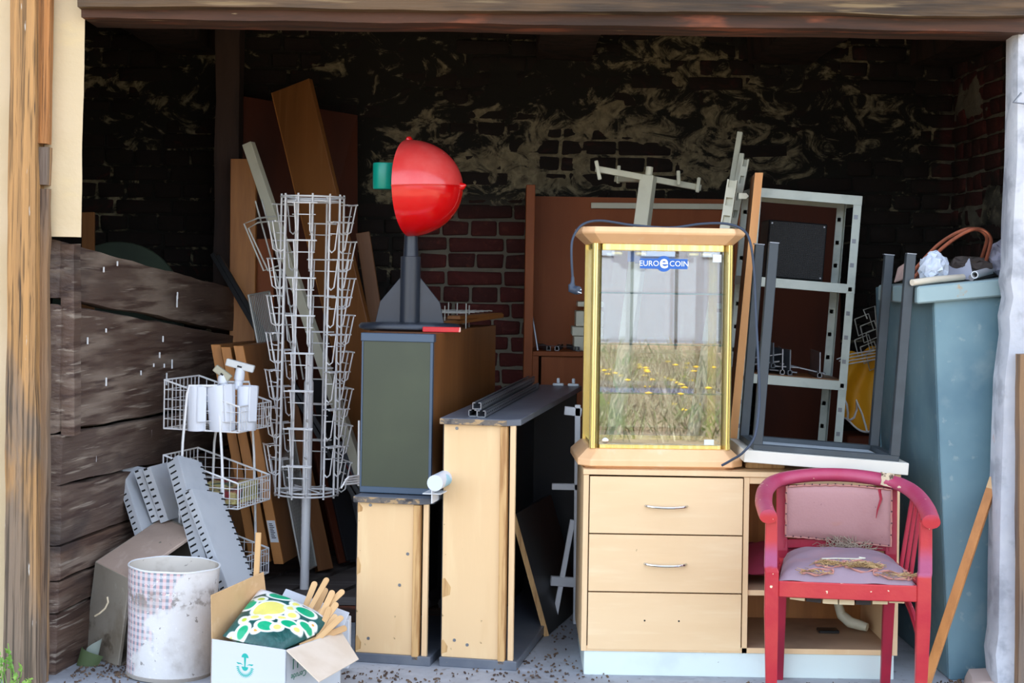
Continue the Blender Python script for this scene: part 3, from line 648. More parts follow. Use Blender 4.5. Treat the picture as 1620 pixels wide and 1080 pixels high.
# ================================================================ slotted steel shelf panels
def slotted(tl, tr, bl, toff, label, w_f, first=None):
    """tl, bl: the edge between flange and face; tr: the face's far top corner"""
    z = (tl - bl).normalized(); L = (tl - bl).length; y = (tr - tl); D = y.length; y = (y - z * y.dot(z)).normalized(); x = y.cross(z)
    M = frame(x, y, z, bl)
    t = thing('slotted_shelf_panel', label, 'metal panel', M, 'slotted steel shelf panels')
    fc = MB(); fc.box(0, .002, 0, D, 0, L)
    if toff > .02: fc.hexa([(0, 0, L), (.002, 0, L), (.002, D, L), (0, D, L), (-toff, .0, L + .01), (-toff + .002, 0, L + .012), (-toff + .002, D, L + .012), (-toff, D, L + .01)])
    part('face', fc, m_greysteel, t)
    for yy, tn in ((0, -1), (D, 1)):
        fl = MB(); inner = w_f * .42
        fl.box(-inner, 0, yy - .001, yy + .001, 0, L)
        n = int(L / .026)
        for i in range(n):
            z0 = i * L / n; fl.box(-w_f, -inner, yy - .001, yy + .001, z0, z0 + L / n * .72)
        fl.box(-w_f - .003, -w_f, yy - .001, yy + .001, 0, L)
        part('slotted_flange', fl, m_greysteel, t)
    # dark strips put in as the shade behind the slots, dark far edge teeth
    slot_dark = MB()
    for i in range(int(L / .026)):
        z0 = (i + .86) * L / int(L / .026)
        slot_dark.box(-w_f, -w_f * .42, .003, .005, z0 - .005, z0 + .005); slot_dark.box(.001, .007, D - .018, D + .004, z0 - .002, z0 + .002)
    part('slot_shadow_strip', slot_dark, m_dark, t, kind='stuff')
    return t
for tl, tr, br, Yt, Yd, Yb, wf_, lab in (
    ((190, 732), (247, 708), (224, 840), 6.64, 6.92, 6.50, .034, 'leftmost slotted grey steel panel leaning by the plank wall'),
    ((223, 741), (250, 729), (252, 822), 6.60, 6.80, 6.56, .030, 'slotted grey steel panel second from the plank wall'),
    ((237, 738), (266, 724), (266, 823), 6.56, 6.72, 6.54, .032, 'slotted steel panel with dark face, third from the plank wall'),
    ((281, 720), (311, 712), (330, 900), 6.50, 6.64, 6.28, .056, 'slotted steel panel with the widest toothed flange, second from the right'),
    ((303, 773), (336, 753), (361, 931), 6.38, 6.56, 6.20, .036, 'rightmost slotted steel panel leaning in front, broad grey face to the right')):
    a, b = P(*tl, Yt), P(*br, Yb)
    slotted(a, P(*tr, Yd), foot(a, b, .02) if br[1] > 850 else b, .03 if lab.startswith('right') else .006, lab, wf_)

# ================================================================ drawer, drum, cardboard box
A, B, D_, E_ = P(151, 888, 6.25), P(205, 915, 6.05), P(133, 1030, 6.27), P(257, 818, 6.62)
Bb = P(186, 1062, 6.1); D_.z = .012; Bb.z = .0
dw = thing('old_drawer', 'old taupe wooden drawer stood on end beside the paper drum', 'drawer', V((D_.x, D_.y, 0)))
m_taupe = mat('taupe_painted_wood', (150, 142, 128), .6, layers=[((116, 104, 86), 5, .45, .7, .9), ((84, 72, 58), 9, .60, .68, .8), ((176, 168, 156), 14, .6, .75, .6)], bump=(30, .15))
m_taupe2 = mat('pinkish_taupe_wood', (176, 154, 138), .6, layers=[((150, 130, 116), 4, .45, .7, .8), ((90, 96, 80), 30, .70, .74, .8), ((198, 178, 164), (20, 5, 20), .55, .75, .6)], bump=(30, .15))
wv = E_ - A
def sl(a, b, c, d, t): return MB().slab(a, b, c, d, t)
part('front_panel', sl(A, B, Bb, D_, .016), m_taupe, dw, world=True, bevel=.003)
part('side_panel', sl(A, A + wv, B + wv, B, .014), m_taupe2, dw, world=True, bevel=.003)
part('bottom_panel', sl(A, D_, D_ + wv, A + wv, .01), m_taupe, dw, world=True)
part('back_panel', sl(A + wv, D_ + wv, Bb + wv, B + wv, -.014), m_taupe, dw, world=True)
lo = [D_, Bb, Bb + wv, D_ + wv]; part('side_panel', sl(lo[0], lo[1], lo[2], lo[3], -.012), m_taupe, dw, world=True)
pc = (A + B + Bb + D_) / 4; nn = (B - A).cross(D_ - A).normalized(); nn = nn if nn.y < 0 else -nn
hp = [P(166, 947, 6.0), P(167, 956, 5.99), P(162, 966, 5.99), P(154, 973, 6.0), P(147, 977, 6.02)]
part('pull_cord', MB().tube([p_ + nn * .0 for p_ in [lerp(q, V((q.x, 6.12, q.z)), .3) for q in hp]], .0035, 6), mat('straw_cord', (206, 190, 160), .7), dw, world=True, label='pale cord handle')
bt_ = P(268, 1072, 6.02)
dm = thing('paper_drum', 'chipped white round drum with faded plaid print, open at the top', 'drum', Matrix.Translation((bt_.x, 6.02, 0)) @ Matrix.Rotation(.03, 4, 'Y'))
k = NT('faded_plaid_drum'); x, y, z = k.sep('Object')
ang = k.math('MULTIPLY', k.math('ARCTAN2', x, k.math('MULTIPLY', y, -1)), .165)
def stripes(v, per, lo): return k.ramp(k.math('PINGPONG', v, per), lo * per, lo * per + .002)
su, sv = stripes(ang, .012, .45), stripes(z, .012, .45)
c = k.mix(k.math('MULTIPLY', su, .55), lin((214, 196, 196)), lin((150, 176, 192)))
c = k.mix(k.math('MULTIPLY', sv, .5), c, lin((204, 150, 152)))
c = k.mix(k.math('MULTIPLY', k.math('MULTIPLY', su, sv), .8), c, lin((108, 136, 150)))
m1 = k.math('ADD', k.math('MULTIPLY', k.noise(9, 6), 1.0), k.math('ADD', k.math('MULTIPLY', ang, 2.2), k.math('MULTIPLY', z, -1.4)))
c = k.mix(k.ramp(m1, .08, .20), c, lin((216, 214, 212)))
c = k.mix(k.ramp(k.noise(70, 3), .62, .68), c, lin((224, 222, 220)))
c = k.mix(k.math('MULTIPLY', k.ramp(k.noise(7, 6), .52, .7), .6), c, lin((166, 158, 150)))
bandm = k.math('MULTIPLY', k.ramp(k.math('ABSOLUTE', k.math('SUBTRACT', z, .30)), .045, .01), k.ramp(k.noise(26, 6), .48, .6))
c = k.mix(k.math('MULTIPLY', bandm, .7), c, lin((120, 108, 96)))
c = k.mix(k.math('MULTIPLY', k.ramp(k.noise(40, 5), .66, .7), .7), c, lin((110, 100, 92)))
k.set('Base Color', c); k.set('Roughness', .6); k.bump(k.noise(30, 6), .25)
Hd = .40
part('wall', MB().lathe([(.152, 0), (.156, .01), (.158, .2), (.163, .3), (.166, Hd - .02), (.167, Hd), (.163, Hd)], 48, None, True), k.m, dm, smooth=True)
part('rim', MB().tube([(.166 * cos(2 * pi * j / 40), .166 * sin(2 * pi * j / 40), Hd + .001 * sin(j * 1.1)) for j in range(40)], .0035, 5, closed=True), m_white, dm, smooth=True)
part('lining', MB().lathe([(.163, Hd), (.160, Hd - .03), (.152, .02), (0.0001, .02)], 40), mat('stained_lining', (206, 198, 186), .8, layers=[((150, 136, 118), 7, .5, .7, .8), ((90, 80, 70), 22, .64, .7, .8)]), dm, smooth=True)
part('base_ring', MB().lathe([(.1535, .001), (.158, .002), (.1585, .014), (.1555, .016)], 40), mat('dusty_grey', (150, 144, 136), .9), dm)
# cardboard box
FLp, FRp = P(334, 1019, 5.75), P(453, 1034, 5.60); FLp.z = FRp.z = .19
ux = (FRp - FLp); pv = V((-ux.y, ux.x, 0)).normalized() * .34
BLp, BRp = FLp + pv, FRp + pv; dz = V((0, 0, -.19))
cb = thing('cardboard_box', 'open cardboard box with a green emblem, filled with a bag and sticks', 'box', V((FLp.x, FLp.y, 0)))
wl = MB(); wl.slab(FLp, FRp, FRp + dz, FLp + dz, .004)
part('front_wall', wl, m_cardw, cb, world=True)
wl = MB(); wl.slab(FRp, BRp, BRp + dz, FRp + dz, .004); part('side_wall', wl, m_cardw, cb, world=True)
wl = MB(); wl.slab(BRp, BLp, BLp + dz, BRp + dz, .004); part('back_wall', wl, m_card, cb, world=True)
wl = MB(); wl.slab(BLp, FLp, FLp + dz, BLp + dz, .004); part('side_wall', wl, m_card, cb, world=True)
part('bottom', MB().slab(FLp + dz, BLp + dz, BRp + dz, FRp + dz, .004), m_card, cb, world=True)
part('flap', MB().slab(FLp, BLp, P(416, 904, 6.0), P(333, 941, 5.72), .004), m_card, cb, world=True, bevel=.001)
part('flap', MB().slab(FRp, BRp, P(568, 1042, 5.78), P(505, 1078, 5.5), .004), mat('pale_inner_card', (222, 206, 186), .75, layers=[((206, 186, 162), 5, .45, .7, .7)]), cb, world=True, bevel=.001, label='flap folded outwards')
part('flap', MB().slab(BLp, BRp, BRp + V((.02, .08, .05)), BLp + V((.05, .10, .10)), .004), m_cardw, cb, world=True)
# emblem printed on the front (half disc, stem, spiked half ring)
M_ = frame(ux, (0, 0, 1), ux.cross(V((0, 0, 1))), lerp(FLp, FRp, .46) + V((0, 0, -.088)))
sc = .044 / 17
em = MB()
def arc(r, a0, a1, n, cx=0, cy=0): return [(cx + r * cos(R(lerp(a0, a1, i / n))), cy + r * sin(R(lerp(a0, a1, i / n)))) for i in range(n + 1)]
def pr(pts): em.prism([(x * sc, y * sc) for x, y in pts], .0004, M_)
pr(arc(5.8, 0, 180, 14, 0, 15.5)); pr([(-1.8, 15.5), (1.8, 15.5), (.9, 3), (-.9, 3)]); pr(arc(5.4, 180, 360, 14, 0, 3.2))
for s_ in (-1, 1): pr([(2.5 * s_, 5), (7 * s_, 7.6), (14.5 * s_, 8), (11.5 * s_, 5.6), (7 * s_, 6.2)][::s_])
for i in range(17):
    a = R(186 + i * 168 / 16); b_ = R(4.6)
    pr([(8.6 * cos(a), 3.2 + 8.6 * sin(a)), (12 * cos(a - b_), 3.2 + 12 * sin(a - b_)), (15.5 * cos(a), 3.2 + 15.5 * sin(a)), (12 * cos(a + b_), 3.2 + 12 * sin(a + b_))][::-1])
part('printed_emblem', em, m_print, cb, world=True, label='turquoise emblem, upside down')
sdv = pv.normalized(); inv = WM[cb.name].inverted()
for s_, size, dzz, dd in (('LI', .052, -.055, .055), ('Cerude', .03, -.10, .075)):
    M = inv @ frame(-sdv, (0, 0, -1), sdv.cross(V((0, 0, 1))), FRp + pv * 0 + sdv * dd + V((0, 0, dzz)) + sdv.cross(V((0, 0, 1))) * .0005)
    mtext(s_, size, M, m_printd, cb, 'green lettering, upside down')
wb_ = P(541, 992, 6.15); solo('white_box', MB().box(wb_.x - .03, wb_.x + .03, 6.12, 6.2, 0, wb_.z + .035), m_cardw, 'small pale box standing behind the cardboard box', 'box', bevel=.003)
# bag with fruit print
k = NT('printed_bag'); uvx, uvy, uvz = k.sep('Object')
c = k.mix(k.ramp(k.noise(20, 3), .4, .6), lin((22, 74, 70)), lin((40, 92, 88)))
cv = k.n.new('ShaderNodeCombineXYZ'); k.link(uvx, cv.inputs[0]); k.link(uvy, cv.inputs[1])
def blob(cx, cy, rx, ry, rot, col, c):
    mp = k.n.new('ShaderNodeMapping'); mp.vector_type = 'TEXTURE'; mp.inputs['Location'].default_value = (cx, cy, 0); mp.inputs['Rotation'].default_value = (0, 0, rot); mp.inputs['Scale'].default_value = (rx, ry, 1)
    k.link(cv.outputs[0], mp.inputs[0]); ln = k.n.new('ShaderNodeVectorMath'); ln.operation = 'LENGTH'; k.link(mp.outputs[0], ln.inputs[0]); d = ln.outputs['Value']
    e = .006 / max(rx, ry)
    c = k.mix(k.ramp(d, 1 + e, 1), c, lin((236, 240, 232))); return k.mix(k.ramp(d, 1 - e, 1 - e * 2), c, lin(col))
GR, YE, LI, ORA = (18, 168, 118), (236, 226, 120), (190, 206, 70), (226, 160, 60)
for (bx, by, rx, ry, ro, col) in ((-.01, .02, .062, .042, .1, YE), (-.06, .075, .036, .024, .8, GR), (-.02, .085, .02, .018, 0, LI), (.05, .095, .046, .028, -.4, GR), (.085, .04, .02, .02, 0, YE), (.06, .015, .022, .019, 0, YE), (.105, .0, .04, .026, -.7, GR), (.052, -.025, .023, .02, 0, YE),
    (.015, -.035, .022, .012, -.2, YE), (-.03, -.03, .022, .013, -.2, YE), (-.068, -.01, .022, .015, -.5, YE), (-.1, -.005, .016, .016, 0, LI), (-.115, -.045, .028, .022, .9, GR), (-.15, -.04, .013, .013, 0, YE), (-.078, -.066, .016, .012, 0, ORA), (-.045, -.062, .036, .022, -.5, GR), (-.012, -.075, .021, .017, 0, YE), (.03, -.065, .034, .02, -.4, GR), (.05, -.088, .019, .015, 0, YE), (.088, -.07, .03, .02, -.6, GR), (.115, -.058, .013, .012, 0, ORA)):
    c = blob(bx * 1.1 - .006, by * 1.12 + .006, rx * 1.12, ry * 1.15, ro, col, c)
sb = k.math('MAXIMUM', k.ramp(k.math('ADD', uvx, k.math('MULTIPLY', uvy, .9)), .160, .164), k.ramp(uvy, .138, .142))
c = k.mix(sb, c, lin((232, 234, 238)))
k.set('Base Color', c); k.set('Roughness', .28); k.bump(k.noise(16, 4, 1.5), .35)
Lf, Tp, Rt, Bm = P(352, 1006, 5.74), P(411, 931, 5.99), P(536, 986, 5.92), P(440, 1031, 5.66)
cen = (Lf + Tp + Rt + Bm) / 4; xa = (Rt - Lf).normalized(); ya = (Tp - Bm); za = xa.cross(ya).normalized(); ya = za.cross(xa)
M_ = frame(xa, ya, za, cen); iv = M_.inverted(); q4 = [iv @ p_ for p_ in (Lf, Bm, Rt, Tp)]
bag = MB()
def pil(sgn):
    def fn(u, v):
        p_ = lerp(lerp(q4[0], q4[1], u), lerp(q4[3], q4[2], u), v); e = (16 * u * (1 - u) * v * (1 - v)) ** .45
        n_ = noise.noise(V((p_.x * 14, p_.y * 14, sgn))) * .012 * e
        return p_ + V((0, 0, sgn * .055 * e + n_))
    return fn
bag.grid(22, 22, pil(1)); bag.grid(22, 22, pil(-1), True)
solo('printed_bag', bag, k.m, 'plump plastic bag with green and yellow fruit print in the cardboard box', 'bag', M=M_, world=False, smooth=True, angle=60)
# wooden paddle sticks
sm = MB(); out = [(-.009, 0), (.009, 0), (.0115, .2)] + [(.0115 * cos(R(a)), .2 + .0115 * sin(R(a))) for a in range(15, 180, 15)] + [(-.0115, .2)]
sm.prism(out, .004, T(0, .002, 0, rx=pi/2))
fst = None
SD = (('bottom of the bundle, dark end', 1), )
for i, (x0, y0, x1, y1, Y) in enumerate(((478, 985, 517, 916, 5.95), (470, 992, 498, 922, 6.0), (484, 990, 542, 935, 5.92), (488, 992, 515, 932, 5.98), (497, 996, 526, 936, 5.9), (500, 1000, 532, 955, 5.88), (505, 1004, 521, 962, 5.86), (508, 1006, 531, 974, 5.86), (509, 1005, 540, 976, 5.83), (506, 1009, 546, 993, 5.84))):
    a, b = P(x0, y0, Y - .03), P(x1, y1, Y + .05); L = (b - a).length
    a2 = b - (b - a).normalized() * .205
    M = along(a2, b, (random.uniform(-.5, .5), -1, random.uniform(.2, .6)))
    lab = ('flat wooden stick standing highest in the bundle beside the bag', 'greyish wooden stick behind the highest one of the bundle', 'wooden stick slanting farthest right in the upper bundle', 'broad pale stick in the middle of the upper bundle', 'pale wooden stick beside the middle one, leaning right', 'orange toned stick at the lower right of the upper bundle', 'short dark stick between the two bundles', 'stick at the top of the small lower bundle', 'stick in the middle of the small lower bundle', 'lowest stick of the lower bundle, lying nearly flat')[i]
    if fst is None: fst = solo('wooden_stick', sm, m_pine, lab, 'stick', M=M, world=False, group='flat wooden sticks in the cardboard box', bevel=.0008)
    else: dup(fst, M, None, lab)
board('wooden_stick', m_pine, 'narrow wooden lath standing upright at the back corner of the box', 'stick', P(401, 1000, 5.98), P(409, 842, 6.02), .021, .009)
# curled scrap at the drawer's foot, weeds by the post
sp = thing('paper_scrap', 'curled torn paper scrap lying at the foot of the drawer', 'paper', FL(133, 1050))
c0 = FL(140, 1052)
for i, (rx_, hh_, a0, a1) in enumerate(((.03, .1, 20, 200), (.045, .07, 190, 330))):
    part('paper_curl', MB().grid(10, 3, lambda u, v: (c0.x + rx_ * cos(R(lerp(a0, a1, u))) + v * .02, c0.y + rx_ * .6 * sin(R(lerp(a0, a1, u))), .002 + v * hh_ * (1 - .5 * u))), mat('scrap_paper_%d' % i, ((150, 160, 150), (80, 96, 60))[i], .7), sp, world=True, smooth=True)
wd_ = thing('weed', 'small green leafy weed growing at the foot of the timber post', 'weed', P(22, 1085, 5.72))
lf = MB(); stm = MB(); rr = random.Random(9)
for i in range(11):
    b_ = P(rr.uniform(-4, 40), 1090, 5.7 + rr.uniform(-.03, .03)); hgt = rr.uniform(.03, .19); t_ = b_ + V((rr.uniform(-.04, .04), rr.uniform(-.03, .03), hgt))
    stm.tube([b_, lerp(b_, t_, .6) + V((.006, 0, 0)), t_], .0016, 4)
    for q in range(6):
        c_ = lerp(b_, t_, rr.uniform(.35, 1)); an = rr.uniform(0, 6.28); s_ = rr.uniform(.010, .019)
        lf.M = Matrix.Translation(c_) @ Matrix.Rotation(an, 4, 'Z') @ Matrix.Rotation(rr.uniform(.2, 1.3), 4, 'X')
        lf.add([(0, 0, 0), (s_ * .6, s_ * .5, .001), (0, s_ * 1.4, 0), (-s_ * .6, s_ * .5, .001)], [(0, 1, 2, 3)])
lf.M = None
m_leaf = mat('fresh_leaf', (112, 158, 62), .5, layers=[((150, 186, 84), 12, .4, .7)])
part('stem', stm, m_leaf, wd_, world=True, kind='stuff'); part('leaves', lf, m_leaf, wd_, world=True, kind='stuff')
# ================================================================ shelf units in the middle
YAW = -R(11)
def loft(mb, rings, caps=True):
    n = len(rings[0]); vs = [V(p) for r_ in rings for p in r_]; fs = []
    for i in range(len(rings) - 1):
        for j in range(n): fs.append((i * n + j, i * n + (j + 1) % n, (i + 1) * n + (j + 1) % n, (i + 1) * n + j))
    if caps: fs += [tuple(range(n))[::-1], tuple(range((len(rings) - 1) * n, len(rings) * n))]
    return mb.add(vs, fs)
def counter(label, o, w_, d, h, pitch, screws):
    t = thing('shelf_unit', label, 'shelf unit', o @ Matrix.Rotation(YAW, 4, 'Z') @ Matrix.Rotation(pitch, 4, 'X'), 'beech shelf units seen end on')
    part('base_board', MB().box(-.006, w_ + .012, -.012, d, 0, .035), m_slate, t, bevel=.002)
    top = MB(); ol = [(-.012, -.018), (w_ - .035, -.018), (w_ + .012, .02), (w_ + .012, d), (-.012, d)]
    tb = part('top_board', top.prism(ol, .024, T(0, 0, h - .024)), m_slate, t, bevel=.002)
    part('edge_band', MB().box(-.0125, w_ - .036, -.0195, -.0178, h - .023, h - .002), m_chip, tb, label='chipped edge band')
    part('end_panel', MB().box(.0, w_ - .062, 0, .018, .035, h - .024), m_beech_d, t, bevel=.001)
    part('left_panel', MB().box(-.003, .0, .0, d - .02, .035, h - .024), m_black, t)
    part('corner_batten', MB().box(w_ - .062, w_ - .036, -.012, .03, .02, h - .026), m_batten, t, bevel=.002)
    part('side_edge', MB().box(w_ - .026, w_ - .006, .002, .02, .035, h - .024), m_beech, t)
    part('inner_panel', MB().box(.06, .078, .03, d - .03, .035, h - .024), m_black, t); part('far_end_panel', MB().box(.078, w_ - .006, d - .05, d - .03, .035, h - .024), m_black, t)
    part('back_panel', MB().box(0, w_ - .03, d - .03, d - .012, .035, h - .024), m_black, t)
    for i, (sx, sz) in enumerate(screws):
        part('screw', MB().lathe([(.0001, -.002), (.006, -.002), (.0065, 0)], 10, T(sx, 0, sz, rx=pi/2) @ Matrix.Scale(-1, 4, (0, 0, 1))), m_alu, t)
    return t
lo_ = P(562, 1056, 6.25); lo_.z = 0
counter('small beech shelf unit with a slate top under the green cabinet', Matrix.Translation(lo_), .285, 1.05, .635, 0, ((.05, .60), (.05, .09), (.17, .3), (.2, .42)))
mo = P(698, 1050, 6.2); mo.z = .0
counter('taller beech shelf unit with aluminium rails on its slate top', Matrix.Translation(mo), .282, 1.55, .945, R(1.0), ((.05, .905), (.10, .085), (.05, .10)))
for t_, pts_ in zip([o_ for o_ in bpy.data.objects if o_.get('category') == 'shelf unit'], ([(0, .33, .016, .07), (0, .04, .022, .06), (0, .57, .02, .035)], [(0, .26, .034, .075), (0, .045, .024, .055)])):
    for x_, z_, w__, h__ in pts_:         # places where the veneer has broken away at the left edge
        part('chipped_patch', MB().prism([(x_, z_), (x_ + w__ * .9, z_ + h__ * .15), (x_ + w__, z_ + h__ * .55), (x_ + w__ * .3, z_ + h__), (x_, z_ + h__ * .95)], .0006, T(0, -.0001, 0, rx=pi/2)), m_batten, t_, label='bare chipped veneer')
# ---- dark green cabinet on the small unit
gM = Matrix.Translation(P(569, 784, 6.32) * 1.0); go = P(569, 784, 6.32); go.z = .638
gc = thing('display_cabinet', 'dark green fronted brown cabinet standing on the small shelf unit', 'cabinet', Matrix.Translation(go) @ Matrix.Rotation(YAW, 4, 'Z'))
GW, GD, GH = .283, 1.2, .618
part('front_panel', MB().box(.006, GW - .01, 0, .016, .022, GH - .03), m_green, gc, bevel=.001)
fr = MB(); fr.box(0, GW, -.003, .018, 0, .024)
part('bottom_trim', fr, m_bluegrey, gc, bevel=.002)
part('top_trim', MB().box(-.004, GW + .004, -.006, .03, GH - .032, GH), m_bluegrey, gc, bevel=.002)
part('corner_trim', MB().box(GW - .01, GW, -.002, .018, .022, GH - .03), m_bluegrey, gc)
part('corner_trim', MB().box(0, .006, -.002, .018, .022, GH - .03), m_bluegrey, gc)
part('side_panel', MB().box(GW - .018, GW, .018, GD, 0, GH), m_brownboard, gc, bevel=.001)
part('side_panel', MB().box(0, .018, .018, GD, 0, GH), m_brownboard, gc)
part('top_panel', MB().box(.018, GW - .018, .018, GD, GH - .02, GH), m_brownboard, gc)
part('back_panel', MB().box(.018, GW - .018, GD - .018, GD, 0, GH - .02), m_brownboard, gc)
# rocket shaped ornament
ro = P(648, 527, 6.62); ro.z = .638 + GH + .001
rt = thing('rocket_ornament', 'rocket shaped stand with a red half dome and a green cup on the green cabinet', 'display ornament', Matrix.Translation(ro))
part('base_plate', MB().lathe([(.0, 0), (.185, 0), (.205, .008), (.207, .018), (.198, .028), (.12, .033), (0, .034)], 48, Matrix.Diagonal((1, .72, 1, 1))), m_navy, rt, smooth=True, angle=50)
part('body_tube', MB().lathe([(.041, .03), (.041, .298), (.031, .30)], 28), m_navy, rt, smooth=True)
part('upper_tube', MB().lathe([(.031, .298), (.026, .40), (.028, .47), (.02, .55), (.0, .552)], 24), m_navy, rt, smooth=True)
for i, a in enumerate((0, 92, 184)):
    f = MB().prism([(.036, .03), (.140, .03), (.122, .115), (.040, .215)], .006, Matrix.Rotation(R(a) - .08, 4, 'Z') @ T(0, .003, 0, rx=pi/2))
    part('fin', f, m_navy, rt, bevel=.0015)
ax = V((.957, -.29, .04)).normalized(); uu = V((.03, 0, 1)); uu = (uu - ax * uu.dot(ax)).normalized(); vv = ax.cross(uu)
Md = frame(uu, vv, ax, (-.012, 0, .575))
def shell(a0, a1):
    mb = MB()
    def fn(u, v, rr_): 
        a = lerp(a0, a1, u); t = v * pi / 2; return Md @ V((rr_ * cos(t) * cos(a), rr_ * cos(t) * sin(a), rr_ * 1.13 * sin(t)))
    mb.grid(32, 20, lambda u, v: fn(u, v, .197)); mb.grid(32, 20, lambda u, v: fn(u, v, .1945), True)
    return mb
m_red = mat('glossy_red_plastic', (214, 14, 18), .16, layers=[((226, 40, 36), 4, .5, .8, .4)], Subsurface_Weight=.15, Subsurface_Radius=(.05, .01, .01), Coat_Weight=.4)
m_redt = mat('dusty_translucent_red', (222, 66, 64), .24, layers=[((232, 110, 104), 5, .45, .8, .7), ((240, 170, 166), 50, .70, .75, .7)], Subsurface_Weight=.3, Subsurface_Radius=(.06, .02, .02), Coat_Weight=.2)
part('lower_shell', shell(pi/2, 3*pi/2), m_red, rt, smooth=True, angle=80)
part('upper_shell', shell(-pi/2, pi/2), m_redt, rt, smooth=True, angle=80, label='dusty, slightly see-through upper half')
sm_ = MB().tube([Md @ V((.0, .199 * cos(t) * s_, .199 * 1.13 * sin(t))) for s_, t in [(1, i * pi / 40) for i in range(21)] + [(-1, pi/2 - i * pi / 40) for i in range(1, 21)]], .0028, 5)
part('seam', sm_, m_red, rt, smooth=True)
part('tip', MB().tube([Md @ V((0, 0, .215)), Md @ V((0, 0, .232)), Md @ V((.004, 0, .244))], [.02, .014, .004], 10), m_red, rt, smooth=True)
part('knob', MB().tube([Md @ V((.19, 0, .008)), Md @ V((.204, 0, .0)), Md @ V((.208, 0, -.004))], [.015, .013, .006], 10), m_red, rt, smooth=True)
m_teal = mat('teal_plastic', (10, 148, 128), .35, layers=[((16, 170, 146), 8, .45, .7, .5)])
cx = -.112
part('green_cup', MB().lathe([(.044, .57), (.047, .575), (.048, .672), (.046, .676), (.043, .676), (.042, .60), (0, .598)], 28, Matrix.Translation((cx, 0, 0)), True), m_teal, rt, smooth=True)
part('bracket', MB().box(cx + .04, cx + .075, -.012, .012, .565, .675), m_black_metal, rt, bevel=.002)
# things lying on the green cabinet
tz = .638 + GH
def onG(x, y, z=0): return (Matrix.Translation(go) @ Matrix.Rotation(YAW, 4, 'Z')) @ V((x, y, GH + z))
solo('red_stick', MB().bar(onG(.20, .16, .012), onG(.345, .20, .012), .02, .02, face=(0, 0, 1)), mat('red_painted_stick', (204, 40, 44), .5, layers=[((230, 190, 170), 20, .62, .68)]), 'short chipped red stick lying behind the rocket base', 'stick', bevel=.002)
board('board', m_brownboard, 'brown board lying on the green cabinet, nearer of two', 'board', onG(.12, .62, .02), onG(.27, 1.15, .045), .13, .018, face=(0, 0, 1))
board('board', m_brownboard, 'small brown board lying behind the nearer one on the cabinet', 'board', onG(.20, .70, .045), onG(.29, 1.18, .05), .06, .016, face=(0, 0, 1))
wt = thing('wire_tray', 'grey wire tray with upright prongs on the back of the green cabinet', 'wire tray', onG(.08, .9, .001))
fr = MB()
for i in range(9): fr.tube([onG(-.02 + i * .032, .66, .065), onG(.01 + i * .032, 1.14, .068)], .0022, 4)
for i in range(7): fr.tube([onG(-.02 + i * .003, .66 + i * .08, .066), onG(.26 + i * .003, .66 + i * .08, .066)], .0022, 4)
part('wire_floor', fr, m_wireg, wt, world=True, kind='stuff')
for i in range(10): part('prong', MB().tube([onG(-.02 + i * .031, .68 + (i % 3) * .1, .0), onG(-.02 + i * .031, .68 + (i % 3) * .1, .095 + .012 * (i % 2))], .0024, 4), m_wireg, wt, world=True)
# rails on the taller unit
moM = Matrix.Translation(mo) @ Matrix.Rotation(YAW, 4, 'Z') @ Matrix.Rotation(R(1.0), 4, 'X')
def rail(x, z, y0, y1, lab, first=None):
    M = moM @ T(x, y0, .946 + z, rz=.02)
    if first: return dup(first, M, None, lab)
    t = thing('slotted_rail', lab, 'rail', M, 'aluminium rails on the slate top'); L = y1 - y0
    pf_ = MB(); w2 = .017
    pf_.box(-w2, -w2 + .003, 0, L, 0, .026); pf_.box(w2 - .003, w2, 0, L, 0, .026); pf_.box(-w2, w2, 0, L, 0, .003); pf_.box(-w2, -.006, 0, L, .023, .026); pf_.box(.006, w2, 0, L, .023, .026)
    part('profile', pf_, m_alu, t)
    sl_ = MB()
    for i in range(34): sl_.box(w2, w2 + .0006, .03 + i * .035, .045 + i * .035, .010, .016)
    part('slot', sl_, m_dark, t, kind='stuff'); return t
r1 = rail(.10, 0, .05, 1.35, 'aluminium slotted rail lying lowest at the left on the slate top')
rail(.137, 0, .03, 1.33, 'aluminium slotted rail lying lowest at the right on the slate top', r1)
rail(.113, .027, .06, 1.36, 'aluminium slotted rail lying on top of the two others', r1)
for x, lab in ((.19, 'white plastic clip at the left of the slate top rear end'), (.262, 'white plastic clip at the right of the slate top rear end')):
    t = MB(); t.M = moM @ T(x, 1.5, .946); t.box(-.026, .026, -.008, .008, 0, .012); t.box(-.007, .007, -.006, .006, .012, .036); t.M = None
    solo('plastic_clip', t, m_plastic_w, lab, 'clip', bevel=.003, group='white clips on the slate top')
# roll and white profile wedged between the units
rl = P(704, 752, 6.2); rf_ = P(690, 764, 5.95)
solo('paper_roll', MB().tube([P(688, 764, 6.05), P(720, 748, 6.35)], .030, 24), mat('pale_blue_print_roll', (206, 214, 226), .4, layers=[((120, 190, 214), 9, .52, .58, .8), ((196, 130, 140), 11, .6, .66, .6)]), 'pale roll with blue print wedged between the two shelf units', 'roll', smooth=True)
wp = MB(); a, b = P(683, 781, 6.1), P(716, 764, 6.42)
for dx, dz, w_, h_ in ((-.017, 0, .004, .036), (.017, 0, .004, .036), (0, .017, .038, .004), (0, -.017, .038, .004), (0, 0, .034, .004)):
    wp.bar(a + V((dx, 0, dz)), b + V((dx, 0, dz)), w_, h_)
solo('plastic_profile', wp, m_plastic_w, 'white hollow plastic profile wedged below the pale roll', 'profile')
